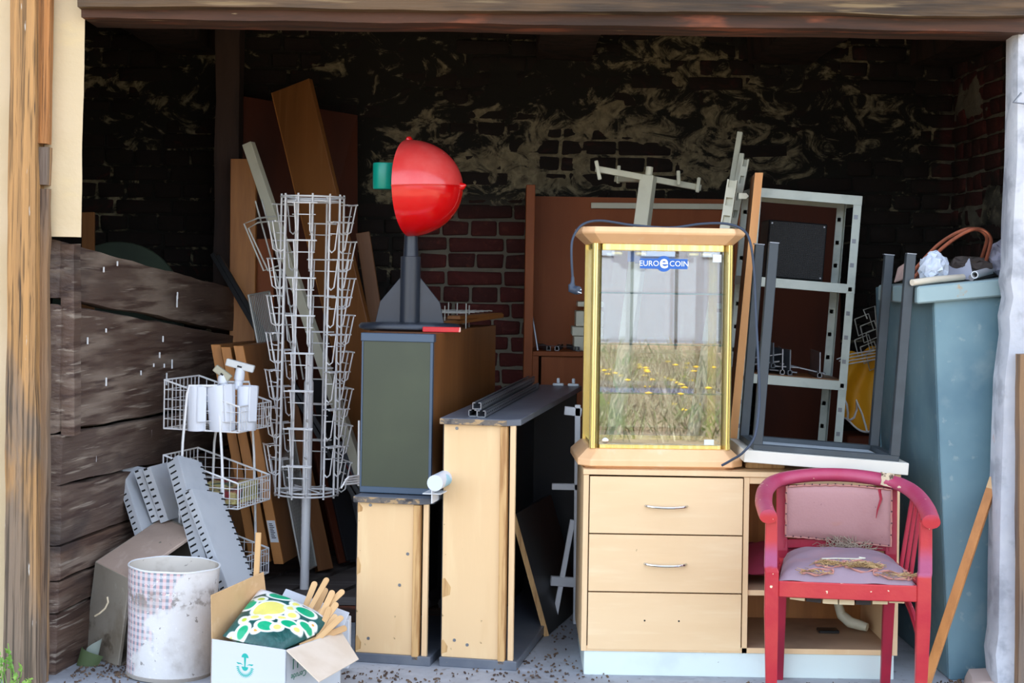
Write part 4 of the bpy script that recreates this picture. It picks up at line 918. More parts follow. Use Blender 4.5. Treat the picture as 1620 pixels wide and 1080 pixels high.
# black panel with a raw wood edge leaning inside the gap
lp = thing('leaning_board', 'black board with a raw brown edge leaning against the taller shelf unit', 'board', V((.12, 6.5, 0)))
a, b = P(861, 988, 6.72), P(808, 815, 6.72); a.z = .0
d_ = V((.16, .62, 0)); n_ = V((.021, 0, .004))
part('face', MB().hexa([a + V((0, .02, 0)), a + n_ + V((0, .02, 0)), a + n_ + d_, a + d_, b + V((0, .02, 0)), b + n_ + V((0, .02, 0)), b + n_ + d_, b + d_]), m_black, lp, world=True)
part('edge_band', MB().hexa([a, a + n_, a + n_ + V((0, .02, 0)), a + V((0, .02, 0)), b, b + n_, b + n_ + V((0, .02, 0)), b + V((0, .02, 0))]), m_batten, lp, world=True, label='raw brown edge')
tr = thing('white_trestle', 'pale steel trestle frame in the gap beside the drawer cabinet', 'trestle', P(885, 960, 7.1))
for nm, p_, q_, w_ in (('leg', P(876, 986, 6.95), P(906, 822, 6.98), .022), ('foot_bar', P(871, 918, 6.95), P(912, 921, 6.97), .04), ('rung', P(873, 769, 6.97), P(915, 770, 6.97), .026), ('top_bar', P(893, 649, 6.97), P(920, 652, 6.97), .036), ('leg', P(911, 986, 6.97), P(914, 640, 6.97), .024)):
    part(nm, MB().bar(p_, q_, w_, .025), m_white, tr, world=True, bevel=.002)

# ================================================================ brown furniture at the back
wr = thing('wardrobe', 'open dark brown wardrobe carcass against the back wall', 'wardrobe', V((.6, 8.4, 0)))
xl_, xr_ = P(831, 400, 8.2).x, 1.16; zt_ = P(836, 292, 8.2).z
part('side_panel', MB().box(xl_, xl_ + .045, 8.2, 8.62, 0, zt_), m_wardrobe, wr, world=True, bevel=.002)
part('side_panel', MB().box(xr_ - .03, xr_, 8.3, 8.62, 0, zt_ - .08), m_wardrobe, wr, world=True)
part('back_panel', MB().box(xl_ + .045, xr_ - .03, 8.58, 8.60, 0, zt_ - .04), m_wardrobe, wr, world=True)
shz = P(890, 556, 8.2).z
part('shelf', MB().box(xl_ + .046, xr_ - .031, 8.2, 8.578, shz - .024, shz), m_wardrobe, wr, world=True, bevel=.002)
part('lower_panel', MB().box(xl_ + .09, xr_ - .031, 8.22, 8.24, .02, shz - .025), m_wardrobe, wr, world=True)
part('inner_post', MB().box(xl_ + .046, xl_ + .075, 8.2, 8.23, .02, shz - .025), m_wardrobe, wr, world=True)
panel('back_board', m_mahog, 'dark brown board standing behind the metal rack', 'board', P(1196, 300, 8.55), P(1330, 306, 8.55), P(1330, 890, 8.5), P(1196, 890, 8.5), .02)
board('long_bar', m_cream, 'cream painted bar lying level in front of the wardrobe back', 'bar', P(935, 325, 8.565), P(1152, 327, 8.565), .03, .028)
def uprof(o, d, L, s_, lab, cat, flag=0, first=None, group=None):
    """small open square profile, its end to the camera, with an upright fin"""
    y = V(d).normalized(); M = frame(y.cross(V((0, 0, 1))), y, (0, 0, 1), o)
    if first: return dup(first, M, None, lab)
    b_ = MB(); h_ = s_ / 2; t_ = .003
    b_.box(-h_, -h_ + t_, 0, L, 0, s_); b_.box(h_ - t_, h_, 0, L, 0, s_); b_.box(-h_, h_, 0, L, 0, t_); b_.box(-h_, -h_ * .3, 0, L, s_ - t_, s_); b_.box(h_ * .3, h_, 0, L, s_ - t_, s_)
    t = solo('aluminium_profile', b_, m_alu, lab, 'metal profile', M=M, world=False, group=group)
    if flag: part('fin', MB().box(-.002, .003, 0, L, s_, s_ + flag), m_alu, t)
    return t
gz = shz + .001; gname = 'small metal profiles in the wardrobe'
uf = uprof(P(881, 552, 8.25) * 0 + V((P(881, 552, 8.25).x, 8.25, gz)), (.1, 1, 0), .3, .022, 'small square profile lying in the middle of the wardrobe shelf', 'x', .0, None, gname)
for px, lab in ((868, 'small square profile lying at the left on the wardrobe shelf'), (914, 'small square profile lying at the right on the wardrobe shelf')):
    uprof(V((P(px, 552, 8.26).x, 8.26, gz)), (-.12, 1, 0), .3, .02, lab, 'x', 0, uf)
board('thin_rod', m_alu, 'thin bright rod leaning at the left inside the wardrobe', 'rod', V((P(851, 548, 8.24).x, 8.24, gz)), P(836, 460, 8.3), .009, .009)
board('thin_strip', m_alu, 'thin metal strip lying along the wardrobe shelf', 'strip', V((P(850, 548, 8.22).x, 8.215, gz + .028)), V((P(912, 548, 8.22).x, 8.215, gz + .024)), .003, .003)
for i, (x0, x1, y0, y1, lab) in enumerate(((908, 930, 532, 550, 'dark edged cream carton lowest in the wardrobe stack'), (905, 930, 517, 531, 'cream carton second from below in the wardrobe stack'), (911, 930, 503, 516, 'cream carton third from below in the wardrobe stack'), (914, 930, 477, 485, 'small cream carton topmost in the wardrobe stack'))):
    a, b = P(x0, y1, 8.3), P(x1, y0, 8.3)
    solo('carton', MB().box(a.x, b.x + .08, 8.3, 8.5, a.z if i else gz, b.z + (.035 if i == 2 else 0)), m_cream, lab, 'carton', bevel=.003, group='cream cartons in the wardrobe')
# coat stand of cream steel
ts = thing('display_stand', 'cream steel display stand with a peg crossbar rising behind the show case', 'stand', P(936, 920, 7.3))
a, b = P(937, 905, 7.2), P(1026, 278, 7.4); a.z = 0.0
part('post', MB().bar(a, b, .066, .05, face=(-.5, -1, 0)), m_cream, ts, world=True, bevel=.003)
d_ = (b - a).normalized(); part('cap', MB().tube([b, b + d_ * .04], .017, 14), m_cream, ts, world=True, smooth=True)
part('crossbar', MB().bar(P(943, 267, 7.32), P(1108, 297, 7.5), .028, .022), m_cream, ts, world=True, bevel=.002)
part('side_arm', MB().bar(P(975, 283, 7.75), P(1024, 283, 7.42), .03, .022), m_cream, ts, world=True, bevel=.002)
for x0, y0, x1, y1, Y in ((943, 254, 949, 284, 7.31), (979, 262, 978, 290, 7.74), (1073, 270, 1074, 293, 7.45), (1106, 281, 1103, 304, 7.49)):
    part('peg', MB().bar(P(x0, y0, Y - .012), P(x1, y1, Y - .03), .017, .012), m_cream, ts, world=True, bevel=.003)
bs_ = MB(); bs_.bar((a.x - .02, a.y - .2, .02), (a.x + .12, a.y + .2, .02), .05, .04, face=(0, 0, 1)); part('foot_bar', bs_, m_cream, ts, world=True, bevel=.003)
# slotted uprights leaning behind the show case
def upright(x0, y0, x1, y1, Y0, Y1, w_, lab, slots, col):
    a, b = P(x0, y0, Y0), P(x1, y1, Y1); a = foot(b, a, 0.0); M = along(a, b, (-.25, -1, 0)); L = (b - a).length
    t = thing('slotted_upright', lab, 'upright rail', M, 'slotted uprights leaning behind the show case')
    n = int(L / .075)
    if slots:
        sd_ = MB(); h_ = w_ / 2
        for sx_ in (-1, 1): sd_.box(sx_ * h_ - (.007 if sx_ > 0 else 0), sx_ * h_ + (.007 if sx_ < 0 else 0), -.012, .012, 0, L)
        sd_.box(-h_, h_, .008, .012, 0, L)
        for i in range(n): sd_.box(-h_ + .007, h_ - .007, -.012, -.009, i * L / n, i * L / n + L / n * .55)
        part('profile', sd_, col, t)
    else: part('profile', MB().box(-w_/2, w_/2, -.012, .012, 0, L), col, t, bevel=.002)
    return t
m_creamg = mat('grey_cream_steel', (176, 178, 162), .45, layers=[((150, 152, 138), 6, .5, .75, .6)])
upright(1128, 470, 1171, 209, 7.06, 7.15, .024, 'plain grey upright leaning with its top highest beside the crown', 0, m_creamg)
upright(1122, 520, 1174, 243, 7.02, 7.10, .022, 'grey upright second highest behind the show case', 0, m_creamg)
upright(1130, 520, 1180, 252, 6.96, 7.03, .030, 'slotted upright leaning next to the orange board', 1, m_creamg)
upright(1130, 470, 1159, 285, 6.87, 6.92, .042, 'broad cream upright with double slots right behind the crown', 1, m_cream)
ey = MB(); ey.tube([P(1170, 309, 6.9), P(1182, 310, 6.9)], .012, 10); solo('eye_plate', MB().prism([(-.02, -.012), (.012, -.012), (.022, 0), (.012, .012), (-.02, .012)], .004, frame((1, 0, 0), (0, 0, 1), (0, -1, 0), P(1176, 310, 6.84))), m_cream, 'small cream eye plate on the slotted uprights', 'bracket')
# ================================================================ drawer cabinet
CT = .768
cx0, cx1, cy0, cy1 = .280, 1.462, 6.09, 6.66
cbn = thing('drawer_cabinet', 'low beech cabinet with three drawers and open shelves under the show case', 'cabinet', V((cx0, cy0, 0)))
Wd, Dp = cx1 - cx0, cy1 - cy0; t_ = .020; zb_ = .09
def cp(name, *b, m=m_beech, **k): return part(name, MB().box(*b), m, cbn, bevel=k.pop('bevel', .0012), **k)
cp('plinth', .012, Wd - .012, .006, Dp - .02, 0, zb_, m=mat('pale_mint_plinth', (214, 226, 222), .45, layers=[((196, 208, 206), 5, .5, .75, .6), ((110, 104, 96), 34, .72, .76, .6)]))
cp('left_side', 0, t_, 0, Dp, zb_, CT - .02); cp('right_side', Wd - t_, Wd, 0, Dp, zb_, CT - .02)
xd = t_ + .004 + .572 + .004
cp('divider', xd, xd + t_, .002, Dp - .02, zb_, CT - .02)
tp_ = cp('top_panel', -.002, Wd + .002, -.004, Dp, CT - .019, CT)
m_dusty = mat('dusty_beech', (176, 146, 118), .7, layers=[((150, 122, 100), 4, .4, .7)])
cp('bottom_panel', t_, Wd - t_, .006, Dp - .02, zb_, zb_ + .02, m=m_dusty); cp('bottom_edge', t_, Wd - t_, .002, .0058, zb_, zb_ + .02)
cp('back_panel', t_, Wd - t_, Dp - .016, Dp - .008, zb_, CT - .02, m=m_ochre)
cp('open_top_rail', xd + t_, Wd - t_, .004, .02, CT - .045, CT - .02)
sz_ = P(1300, 936, 6.09).z
cp('shelf', xd + t_, Wd - t_, .016, Dp - .03, sz_ - .02, sz_, m=m_dusty); cp('shelf_edge', xd + t_, Wd - t_, .012, .0158, sz_ - .02, sz_)
dh = (CT - .024 - zb_ - .004) / 3
m_drawer = mat('pale_beech_drawer', (232, 200, 156), .4, layers=[((222, 186, 140), (1.2, 5, 7), .35, .75, .6), ((242, 218, 178), (4, 30, 36), .5, .8, .4), ((150, 120, 84), (30, 30, 30), .76, .78, .5)], bump=((10, 70, 70), .03))
for i in range(3):
    z0 = CT - .024 - (i + 1) * dh
    dr = part('drawer', MB().box(t_ + .004, xd - .004, .0, .018, z0 + .003, z0 + dh - .002), m_drawer, cbn, bevel=.0012)
    cxm = (t_ + xd) / 2
    if i < 2:
        h = MB(); hx = .078
        h.tube([(cxm + lerp(-hx, hx, q / 12), -.004 - .024 * (1 - (2 * q / 12 - 1) ** 2) ** .5 if 0 < q < 12 else .001, z0 + dh * .5 - .004 * (1 - (2 * q / 12 - 1) ** 2)) for q in range(13)], [.005] + [.0055] * 11 + [.005], 10)
        part('handle', h, m_chrome, dr, smooth=True)
    else:
        hl = MB()
        for sx_ in (-.064, .064): hl.lathe([(.0001, 0), (.0035, 0)], 8, T(cxm + sx_ - .01, -.0006, z0 + dh * .52, rx=pi/2))
        part('screw_hole', hl, m_dark, dr, kind='stuff')
m_crim = mat('crimson_cloth', (150, 46, 74), .7, layers=[((110, 30, 54), 8, .45, .7)])
pad = MB()
def pf2(s_):
    def fn(u, v):
        e = (16 * u * (1 - u) * v * (1 - v)) ** .35
        return (lerp(.90, 1.30, u) + .02 * v, lerp(6.2, 6.52, v), sz_ + .045 + s_ * .04 * e + .06 * v + .02 * noise.noise(V((u * 4, v * 4, s_))))
    return fn
pad.grid(14, 12, pf2(1)); pad.grid(14, 12, pf2(-1), True)
solo('cushion', pad, m_crim, 'crimson folded cushion on the open shelf of the drawer cabinet', 'cushion', smooth=True, angle=70)
bn = [P(1325, 953, 6.45), P(1331, 972, 6.45), P(1345, 984, 6.42), P(1372, 992, 6.38)]
zf = zb_ + .02
for p_ in bn: p_.z = max(p_.z, zf + .012)
solo('bent_pipe', MB().tube([bn[0], lerp(bn[0], bn[1], .6), bn[1], bn[2], lerp(bn[2], bn[3], .6), bn[3]], [.016, .018, .02, .022, .02, .016], 12), m_cream, 'bent pale pipe elbow lying on the bottom of the drawer cabinet', 'pipe', smooth=True)
rg = MB(); rg.box(1.22, 1.30, 6.36, 6.42, zf, zf + .012); solo('dark_clip', rg, m_black_metal, 'small dark clip under the pale pipe elbow', 'clip', bevel=.003)

# ================================================================ show case
vM = Matrix.Translation((.572, 6.112, CT)) @ Matrix.Rotation(R(2.0), 4, 'Z')
vc = thing('show_case', 'glass show case with gold corner posts and beech base and crown', 'show case', vM)
def octo(hx, y0, y1, ch, z): return [(-hx + ch, y0, z), (hx - ch, y0, z), (hx, y0 + ch, z), (hx, y1 - ch, z), (hx - ch, y1, z), (-hx + ch, y1, z), (-hx, y1 - ch, z), (-hx, y0 + ch, z)]
VD = .46
part('base', loft(MB(), [octo(.285, .022, VD, .04, 0), octo(.285, .022, VD, .04, .006), octo(.312, 0, VD + .02, .045, .010), octo(.312, 0, VD + .02, .045, .034), octo(.272, .036, VD - .015, .035, .072)]), m_peach, vc, bevel=.003)
part('crown', loft(MB(), [octo(.268, .045, VD - .02, .035, .845), octo(.308, .0, VD + .02, .045, .882), octo(.310, -.002, VD + .022, .045, .890), octo(.306, .0, VD + .02, .045, .908)]), m_peach, vc, bevel=.005, seg=2)
z0, z1 = .072, .846
def gpost(x, y, nm='corner_post', w_=.038):
    g = MB(); s_ = 1 if x > 0 else -1
    ol = []
    for q in range(7):                    # fluted outside corner
        a = R(180 + 90 * q / 6) if x < 0 else R(270 + 90 * q / 6)
        rr_ = w_ * (.52 if q % 2 else .47); ol.append((x + rr_ * cos(a), y + rr_ * sin(a) * (1 if y < .2 else -1)))
    sg = 1 if y < .2 else -1
    ol = ([(x - w_/2, y + sg * w_/2)] + ol + [(x + w_/2, y - sg * w_/2 * 0 + sg * w_/2)]) if x < 0 else ([(x - w_/2, y + sg * w_/2)] + ol + [(x + w_/2, y + sg * w_/2)])
    part(nm, g.prism(ol if sg > 0 else ol[::-1], z1 - z0, T(0, 0, z0)), m_gold, vc)
hx_, yf, yb_ = .248, .062, VD - .045
for x, y in ((-hx_, yf), (hx_, yf), (-hx_, yb_), (hx_, yb_)): gpost(x, y)
part('frame_rail', MB().box(-hx_ + .018, hx_ - .018, yf - .014, yf + .012, z1 - .026, z1), m_gold, vc, bevel=.002)
part('frame_rail', MB().box(-hx_ + .018, hx_ - .018, yf - .014, yf + .012, z0, z0 + .016), m_gold, vc, bevel=.002)
for x in (-hx_, hx_):
    part('frame_rail', MB().box(x - .01, x + .01, yf + .018, yb_ - .018, z1 - .02, z1), m_gold, vc); part('frame_rail', MB().box(x - .01, x + .01, yf + .018, yb_ - .018, z0, z0 + .016), m_gold, vc)
part('frame_rail', MB().box(-hx_ + .018, hx_ - .018, yb_ - .01, yb_ + .01, z1 - .02, z1), m_gold, vc); part('frame_rail', MB().box(-hx_ + .018, hx_ - .018, yb_ - .01, yb_ + .01, z0, z0 + .016), m_gold, vc)
def glass(name, refl, tint=(1, 1, 1, 1)):
    m_ = bpy.data.materials.new(name); m_.use_nodes = True; t = m_.node_tree; t.nodes.clear()
    o = t.nodes.new('ShaderNodeOutputMaterial'); mx = t.nodes.new('ShaderNodeMixShader'); tr_ = t.nodes.new('ShaderNodeBsdfTransparent'); gl = t.nodes.new('ShaderNodeBsdfGlossy')
    gl.inputs['Roughness'].default_value = .01; tr_.inputs[0].default_value = tint
    lw = t.nodes.new('ShaderNodeFresnel'); lw.inputs[0].default_value = 1.5
    mr = t.nodes.new('ShaderNodeMath'); mr.operation = 'ADD'; mr.inputs[1].default_value = refl; t.links.new(lw.outputs[0], mr.inputs[0]); mr.use_clamp = True
    t.links.new(mr.outputs[0], mx.inputs[0]); t.links.new(tr_.outputs[0], mx.inputs[1]); t.links.new(gl.outputs[0], mx.inputs[2]); t.links.new(mx.outputs[0], o.inputs[0]); return m_
m_glass = glass('clear_glass', .13, (.95, .98, .97, 1)); m_shelf = glass('green_edged_shelf_glass', .05, (.84, .93, .9, 1))
part('front_pane', MB().box(-hx_ + .017, hx_ - .017, yf - .002, yf + .002, z0 + .015, z1 - .025), m_glass, vc)
part('back_pane', MB().box(-hx_ + .017, hx_ - .017, yb_ - .002, yb_ + .002, z0 + .015, z1 - .019), m_glass, vc)
for x in (-hx_, hx_): part('side_pane', MB().box(x - .002, x + .002, yf + .018, yb_ - .018, z0 + .015, z1 - .019), m_glass, vc)
for i, zz in enumerate((.656, .462, .276)):
    s_ = part('glass_shelf', MB().box(-hx_ + .008, hx_ - .008, yf + .016, yb_ - .012, zz, zz + .006), m_shelf, vc)
    part('shelf_edge', MB().box(-hx_ + .012, hx_ - .012, yf + .0145, yf + .016, zz, zz + .006), mat('glass_edge_%d' % i, (58, 92, 84), .2), s_)
m_mint = mat('mirror_inside', (200, 206, 206), .08, metal=1)
for i, x in enumerate((-.17, -.08, .12, .17)):
    part('lamp_clip', MB().box(x - .022, x + .022, yf + .02, yf + .05, z1 - .046, z1 - .026), m_gold, vc, bevel=.006)
part('lock', MB().lathe([(.0001, 0), (.012, 0), (.012, .008), (.009, .010), (.0001, .010)], 18, T(-.208, yf - .004, z0 + .028, rx=pi/2)), m_chrome, vc, smooth=True)
part('sticker', MB().box(.19, .223, yf - .0036, yf - .0026, z1 - .065, z1 - .036), m_plastic_w, vc); part('sticker', MB().box(.168, .205, yf - .0036, yf - .0026, z0 + .017, z0 + .037), m_plastic_w, vc)
# sign
m_signb = mat('sign_blue', (22, 92, 178), .4); m_signw = mat('sign_white', (240, 244, 248), .5)
sM = T(.004, yf - .0028, .772)
sgn = MB(); sgn.box(-.09, .09, -.0012, 0, -.019, .019); sgn.lathe([(.0001, .0014), (.030, .0014), (.030, 0)], 32, T(0, 0, 0, rx=pi/2))
sign = part('sign', sgn, m_signb, vc, M=sM, label='blue sign lettered EURO COIN')
mtext('EURO', .029, T(-.056, -.0016, 0, rx=pi/2), m_signw, sign); mtext('COIN', .029, T(.058, -.0016, 0, rx=pi/2), m_signw, sign); mtext('e', .072, T(0, -.0020, .006, rx=pi/2), m_signw, sign, bold=.0012)
bp_ = MB(); bp_.box(-.13, .05, .03, .034, .0, .04); bp_.box(-.10, -.02, .05, .054, -.006, .05)
part('inner_sign', bp_, m_signb, vc, M=T(.0, yf, .778), kind='stuff')
# power cord over the crown
def cordpts(l): return [P(*q) for q in l]
def smooth_pts(pts, n=6):
    out = []
    for i in range(len(pts) - 1):
        p0, p1, p2, p3 = pts[max(i - 1, 0)], pts[i], pts[i + 1], pts[min(i + 2, len(pts) - 1)]
        for k_ in range(n):
            t = k_ / n; out.append(.5 * ((2 * p1) + (p2 - p0) * t + (2 * p0 - 5 * p1 + 4 * p2 - p3) * t * t + (3 * p1 - p0 - 3 * p2 + p3) * t ** 3))
    return out + [pts[-1]]
cd = smooth_pts(cordpts([(906, 441, 6.10), (904, 400, 6.09), (907, 375, 6.10), (922, 355, 6.12), (950, 349, 6.14), (1000, 356, 6.13), (1060, 360, 6.12), (1110, 354, 6.13), (1150, 354, 6.12), (1176, 364, 6.11), (1187, 384, 6.08), (1193, 430, 6.08), (1196, 500, 6.07), (1200, 580, 6.05), (1201, 640, 6.05), (1194, 690, 6.03), (1176, 715, 6.03), (1158, 727, 6.06), (1142, 736, 6.08)]))
cord = part('power_cord', MB().tube(cd, .0048, 8), m_cable, vc, world=True, smooth=True)
pl_ = MB(); pl_.tube(cordpts([(906, 438, 6.1), (906, 446, 6.1), (905, 452, 6.1)]), [.006, .007, .012], 10); pl_.tube(cordpts([(904, 449, 6.1), (905, 457, 6.1), (912, 459, 6.09), (916, 459, 6.08)]), [.012, .017, .017, .015], 12)
pg_ = part('plug', pl_, m_cable, cord, world=True, smooth=True)
pr_ = MB()
for d in (-.006, .006): pr_.tube([P(914, 459, 6.08) + V((0, d, d)), P(920, 461, 6.08) + V((0, d, d))], .002, 6)
pr_.v = [WM[cord.name].inverted() @ v for v in pr_.v]
o_ = bpy.data.objects.new('plug_pin', mesh_of(pr_, 'plug_pin')); o_.data.materials.append(m_chrome); put(o_, cord, Matrix()); o_['kind'] = 'stuff'

# ================================================================ orange board, metal rack, upturned table
ob = thing('orange_board', 'tall orange edged board leaning between show case and metal rack', 'board', P(1120, 990, 6.8))
b, a = P(1201, 273, 6.74), P(1160, 692, 6.74); a = foot(b, a, .0)
w_ = V((.0165, 0, 0)); d_ = V((.045, .44, 0)); y2 = V((0, .004, 0))
part('edge_band', MB().hexa([a - w_, a + w_, a + w_ + y2, a - w_ + y2, b - w_, b + w_, b + w_ + y2, b - w_ + y2]), m_orange, ob, world=True)
part('face', MB().hexa([a - w_ + y2, a + w_ + y2, a + w_ + d_, a - w_ + d_, b - w_ + y2, b + w_ + y2, b + w_ + d_, b - w_ + d_]), m_brownboard, ob, world=True)
rM = Matrix.Translation((.912, 7.02, 0)) @ Matrix.Rotation(R(3.8), 4, 'Y')
rkk = thing('metal_rack', 'leaning galvanised metal shelf rack holding a black speaker', 'rack', rM)
RW, RD, RHh = .466, .36, 1.885
m_zinc2 = mat('dull_galvanised_steel', (184, 192, 184), .42, metal=.25, layers=[((156, 166, 160), 9, .45, .7, .6)])
for (x, y, sx_, sy_) in ((0, 0, 1, 1), (RW, 0, -1, 1), (0, RD, 1, -1), (RW, RD, -1, -1)):
    u_ = MB(); u_.box(min(x, x + sx_ * .034), max(x, x + sx_ * .034), y - .001, y + .001, 0, RHh); u_.box(x - .001, x + .001, min(y, y + sy_ * .034), max(y, y + sy_ * .034), 0, RHh)
    up_ = part('upright', u_, m_zinc2, rkk)
    tb_ = MB()
    for i in range(17):
        zz = .12 + i * .104; tb_.box(min(x + sx_ * .012, x + sx_ * .028), max(x + sx_ * .012, x + sx_ * .028), y - .004 if sy_ > 0 else y - .001, y + .001 if sy_ > 0 else y + .004, zz, zz + .018)
    part('slot_tab', tb_, m_alu, up_, kind='stuff')
for zz in (.25, .66, 1.085, 1.503, RHh):
    s_ = MB(); s_.box(.003, RW - .003, .003, RD - .003, zz - .004, zz)
    s_.box(.003, RW - .003, -.004, -.002, zz - .040, zz); s_.box(.003, RW - .003, RD + .001, RD + .003, zz - .04, zz); s_.box(-.003, -.001, .003, RD - .003, zz - .04, zz); s_.box(RW + .001, RW + .003, .003, RD - .003, zz - .04, zz)
    part('shelf', s_, m_zinc2, rkk, bevel=.0006)
    if zz < 1.2: part('shelf_liner', MB().box(.01, RW - .01, .01, RD - .01, zz + .0005, zz + .004), m_brownboard, rkk)
k = NT('black_perforated_grille'); k.set('Base Color', lin((20, 21, 22))); k.set('Roughness', .65)
vo = k.n.new('ShaderNodeTexVoronoi'); vo.inputs['Scale'].default_value = 1; vo.inputs['Randomness'].default_value = 0; k.link(k.mapped(130), vo.inputs['Vector']); k.bump(k.ramp(vo.outputs['Distance'], .3, .4), .8, .004)
sp_ = thing('speaker', 'black perforated speaker box on the upper shelf of the metal rack', 'speaker', rM @ T(.085, .06, 1.505))
part('cabinet', MB().box(0, .255, .006, .22, 0, .25), m_black_metal, sp_, bevel=.004); part('grille', MB().box(.004, .251, -.002, .006, .004, .246), k.m, sp_, bevel=.002)
sc_ = MB()
for x, zz in ((.014, .014), (.241, .014), (.014, .236), (.241, .236)): sc_.lathe([(.0001, 0), (.004, 0)], 8, T(x, -.0028, zz, rx=pi/2))
part('screw', sc_, m_alu, sp_, kind='stuff')
gname = 'aluminium profiles on the metal rack'
f2 = None
rinv = rM
for i, (x, y, z, dx, flag, lab) in enumerate(((.09, .02, 0, .25, .09, 'finned profile at the far left of the rack pile, its fin tallest'), (.13, .03, .024, -.3, .07, 'finned profile lying on top of the rack pile'), (.17, .02, 0, .1, .085, 'finned profile in the middle of the rack pile'), (.205, .03, 0, -.15, .09, 'finned profile right of the middle of the rack pile'), (.33, .01, 0, .05, .085, 'finned profile lying apart at the right end of the rack shelf'))):
    o = rM @ V((x + .02, y, 1.0905 + z))
    if f2 is None: f2 = uprof(o, (dx, 1, 0), .30, .020, lab, 'x', flag, None, gname)
    else: uprof(o, (dx, 1, 0), .30, .020, lab, 'x', flag, f2)
for i, (x0, z0_, x1, z1_, lab) in enumerate(((.02, .055, .16, .09, 'metal strip slanting up at the left of the rack pile'), (.04, .03, .15, .055, 'metal strip just above the profiles at the left of the rack pile'), (.10, .03, .24, .034, 'metal strip lying level across the rack pile'), (.17, .045, .36, .015, 'long metal strip sloping down to the right on the rack pile'), (.13, .012, .24, .010, 'metal strip lying flat in front on the rack shelf'))):
    a, b = rM @ V((x0 + .02, .05 + .02 * i, 1.0905 + z0_)), rM @ V((x1 + .03, .03 + .02 * i, 1.0905 + z1_))
    board('metal_strip', m_alu, lab, 'strip', a, b, .008, .004, group='metal strips on the rack pile')
# table turned upside down
tM = Matrix.Translation((.872, 6.055, CT + .040)) @ Matrix.Rotation(R(3.7), 4, 'Y')
tb = thing('upturned_table', 'small white table lying upside down with four dark steel legs in the air', 'table', tM)
TW, TD, TH = .612, .44, .045
part('tabletop', MB().box(0, TW, 0, TD, 0, TH), mat('white_tabletop', (212, 208, 196), .4, layers=[((196, 192, 180), 4, .5, .8, .5)]), tb, bevel=.002)
part('underside_panel', MB().box(.07, TW - .07, .07, TD - .06, TH, TH + .003), mat('pale_blue_underside', (196, 206, 214), .5), tb)
for nm, b_ in (('frame_bar', (.035, TW - .03, .03, .062)), ('frame_bar', (.035, TW - .03, TD - .06, TD - .028)), ('frame_bar', (.035, .067, .06, TD - .06)), ('frame_bar', (TW - .062, TW - .03, .06, TD - .06))):
    part(nm, MB().box(*b_, TH, TH + .022), m_gunmetal, tb, bevel=.002)
for x, y in ((.052, .046), (TW - .046, .046), (.052, TD - .044), (TW - .046, TD - .044)):
    lg = part('leg', MB().box(x - .0175, x + .0175, y - .0175, y + .0175, TH + .02, TH + .775), m_gunmetal, tb, bevel=.002)
    part('glide', MB().box(x - .022 if y > .2 else x - .016, x + .019, y - .016, y + .016, TH + .775, TH + .779), m_alu, lg)
wdg = MB().box(.90, 1.05, 6.2, 6.4, CT + .001, CT + .030); solo('wooden_wedge', wdg, m_batten, 'wooden block under the left end of the upturned table', 'block', bevel=.003)

# ================================================================ blue grey steel container with junk on its lid
m_bluesteel = mat('weathered_blue_steel', (112, 144, 154), .45, metal=.1, layers=[((84, 118, 134), 2.2, .4, .7, .9), ((134, 156, 162), 5, .55, .72, .7), ((150, 166, 168), 22, .62, .7, .5), ((110, 80, 60), 9, .74, .77, .7)], bump=(10, .06))
ct = thing('steel_container', 'tall blue grey steel container standing inside the right jamb', 'container', V((1.7, 6.2, 0)))
xa, xb_ = 1.66, 1.572; zt2 = 1.47
part('front_panel', MB().hexa([(xa, 6.1, 0), (2.02, 6.14, .0), (2.02, 6.16, .0), (xa, 6.12, 0), (xb_, 6.08, zt2), (2.06, 6.12, zt2), (2.06, 6.14, zt2), (xb_, 6.10, zt2)]), m_bluesteel, ct, world=True, bevel=.004)
part('side_panel', MB().hexa([(xa, 6.12, 0), (xa + .02, 6.12, 0), (xa + .0, 7.05, 0), (xa - .02, 7.05, 0), (xb_, 6.10, zt2), (xb_ + .02, 6.10, zt2), (xb_ + .02, 7.05, zt2 - .01), (xb_, 7.05, zt2 - .01)]), m_bluesteel, ct, world=True, bevel=.004)
part('back_panel', MB().box(1.60, 2.05, 7.03, 7.05, 0, 1.45), m_bluesteel, ct, world=True)
part('lid', MB().hexa([(1.505, 6.05, 1.405), (2.08, 6.08, 1.465), (2.08, 6.7, 1.465), (1.505, 6.7, 1.405), (1.505, 6.05, 1.470), (2.08, 6.08, 1.53), (2.08, 6.7, 1.53), (1.505, 6.7, 1.470)]), mat('pale_blue_steel_lid', (140, 164, 168), .45, metal=.1, layers=[((166, 182, 180), 6, .45, .7, .8), ((170, 140, 96), 10, .64, .70, .9)]), ct, world=True, bevel=.006)
def lidz(px, Y=6.2): x = P(px, 430, Y).x; return 1.47 + (x - 1.505) / .575 * .06
def onL(px, Y, dz=0): p_ = P(px, 430, Y); return V((p_.x, Y, lidz(px, Y) + dz))
for i, (dx, dy, lab) in enumerate(((0, 0, 'copper tube loop in front on the steel container'), (-9, 5, 'second copper tube loop behind the first on the steel container'))):
    Y = 6.24 + i * .08
    pts = smooth_pts([onL(1440 + dx, Y + .1, .012), P(1490 + dx, 393 - i * 3, Y + .05), P(1530 + dx, 366 - i, Y), P(1552 + dx * .6, 363, Y), P(1566 + dx * .6, 374, Y), P(1566 + dx * .8, 390, Y + .02), onL(1553 + dx, Y + .08, .012)])
    solo('copper_tube', MB().tube(pts, .0075, 8), m_copper, lab, 'tube', smooth=True, group='copper tube loops')
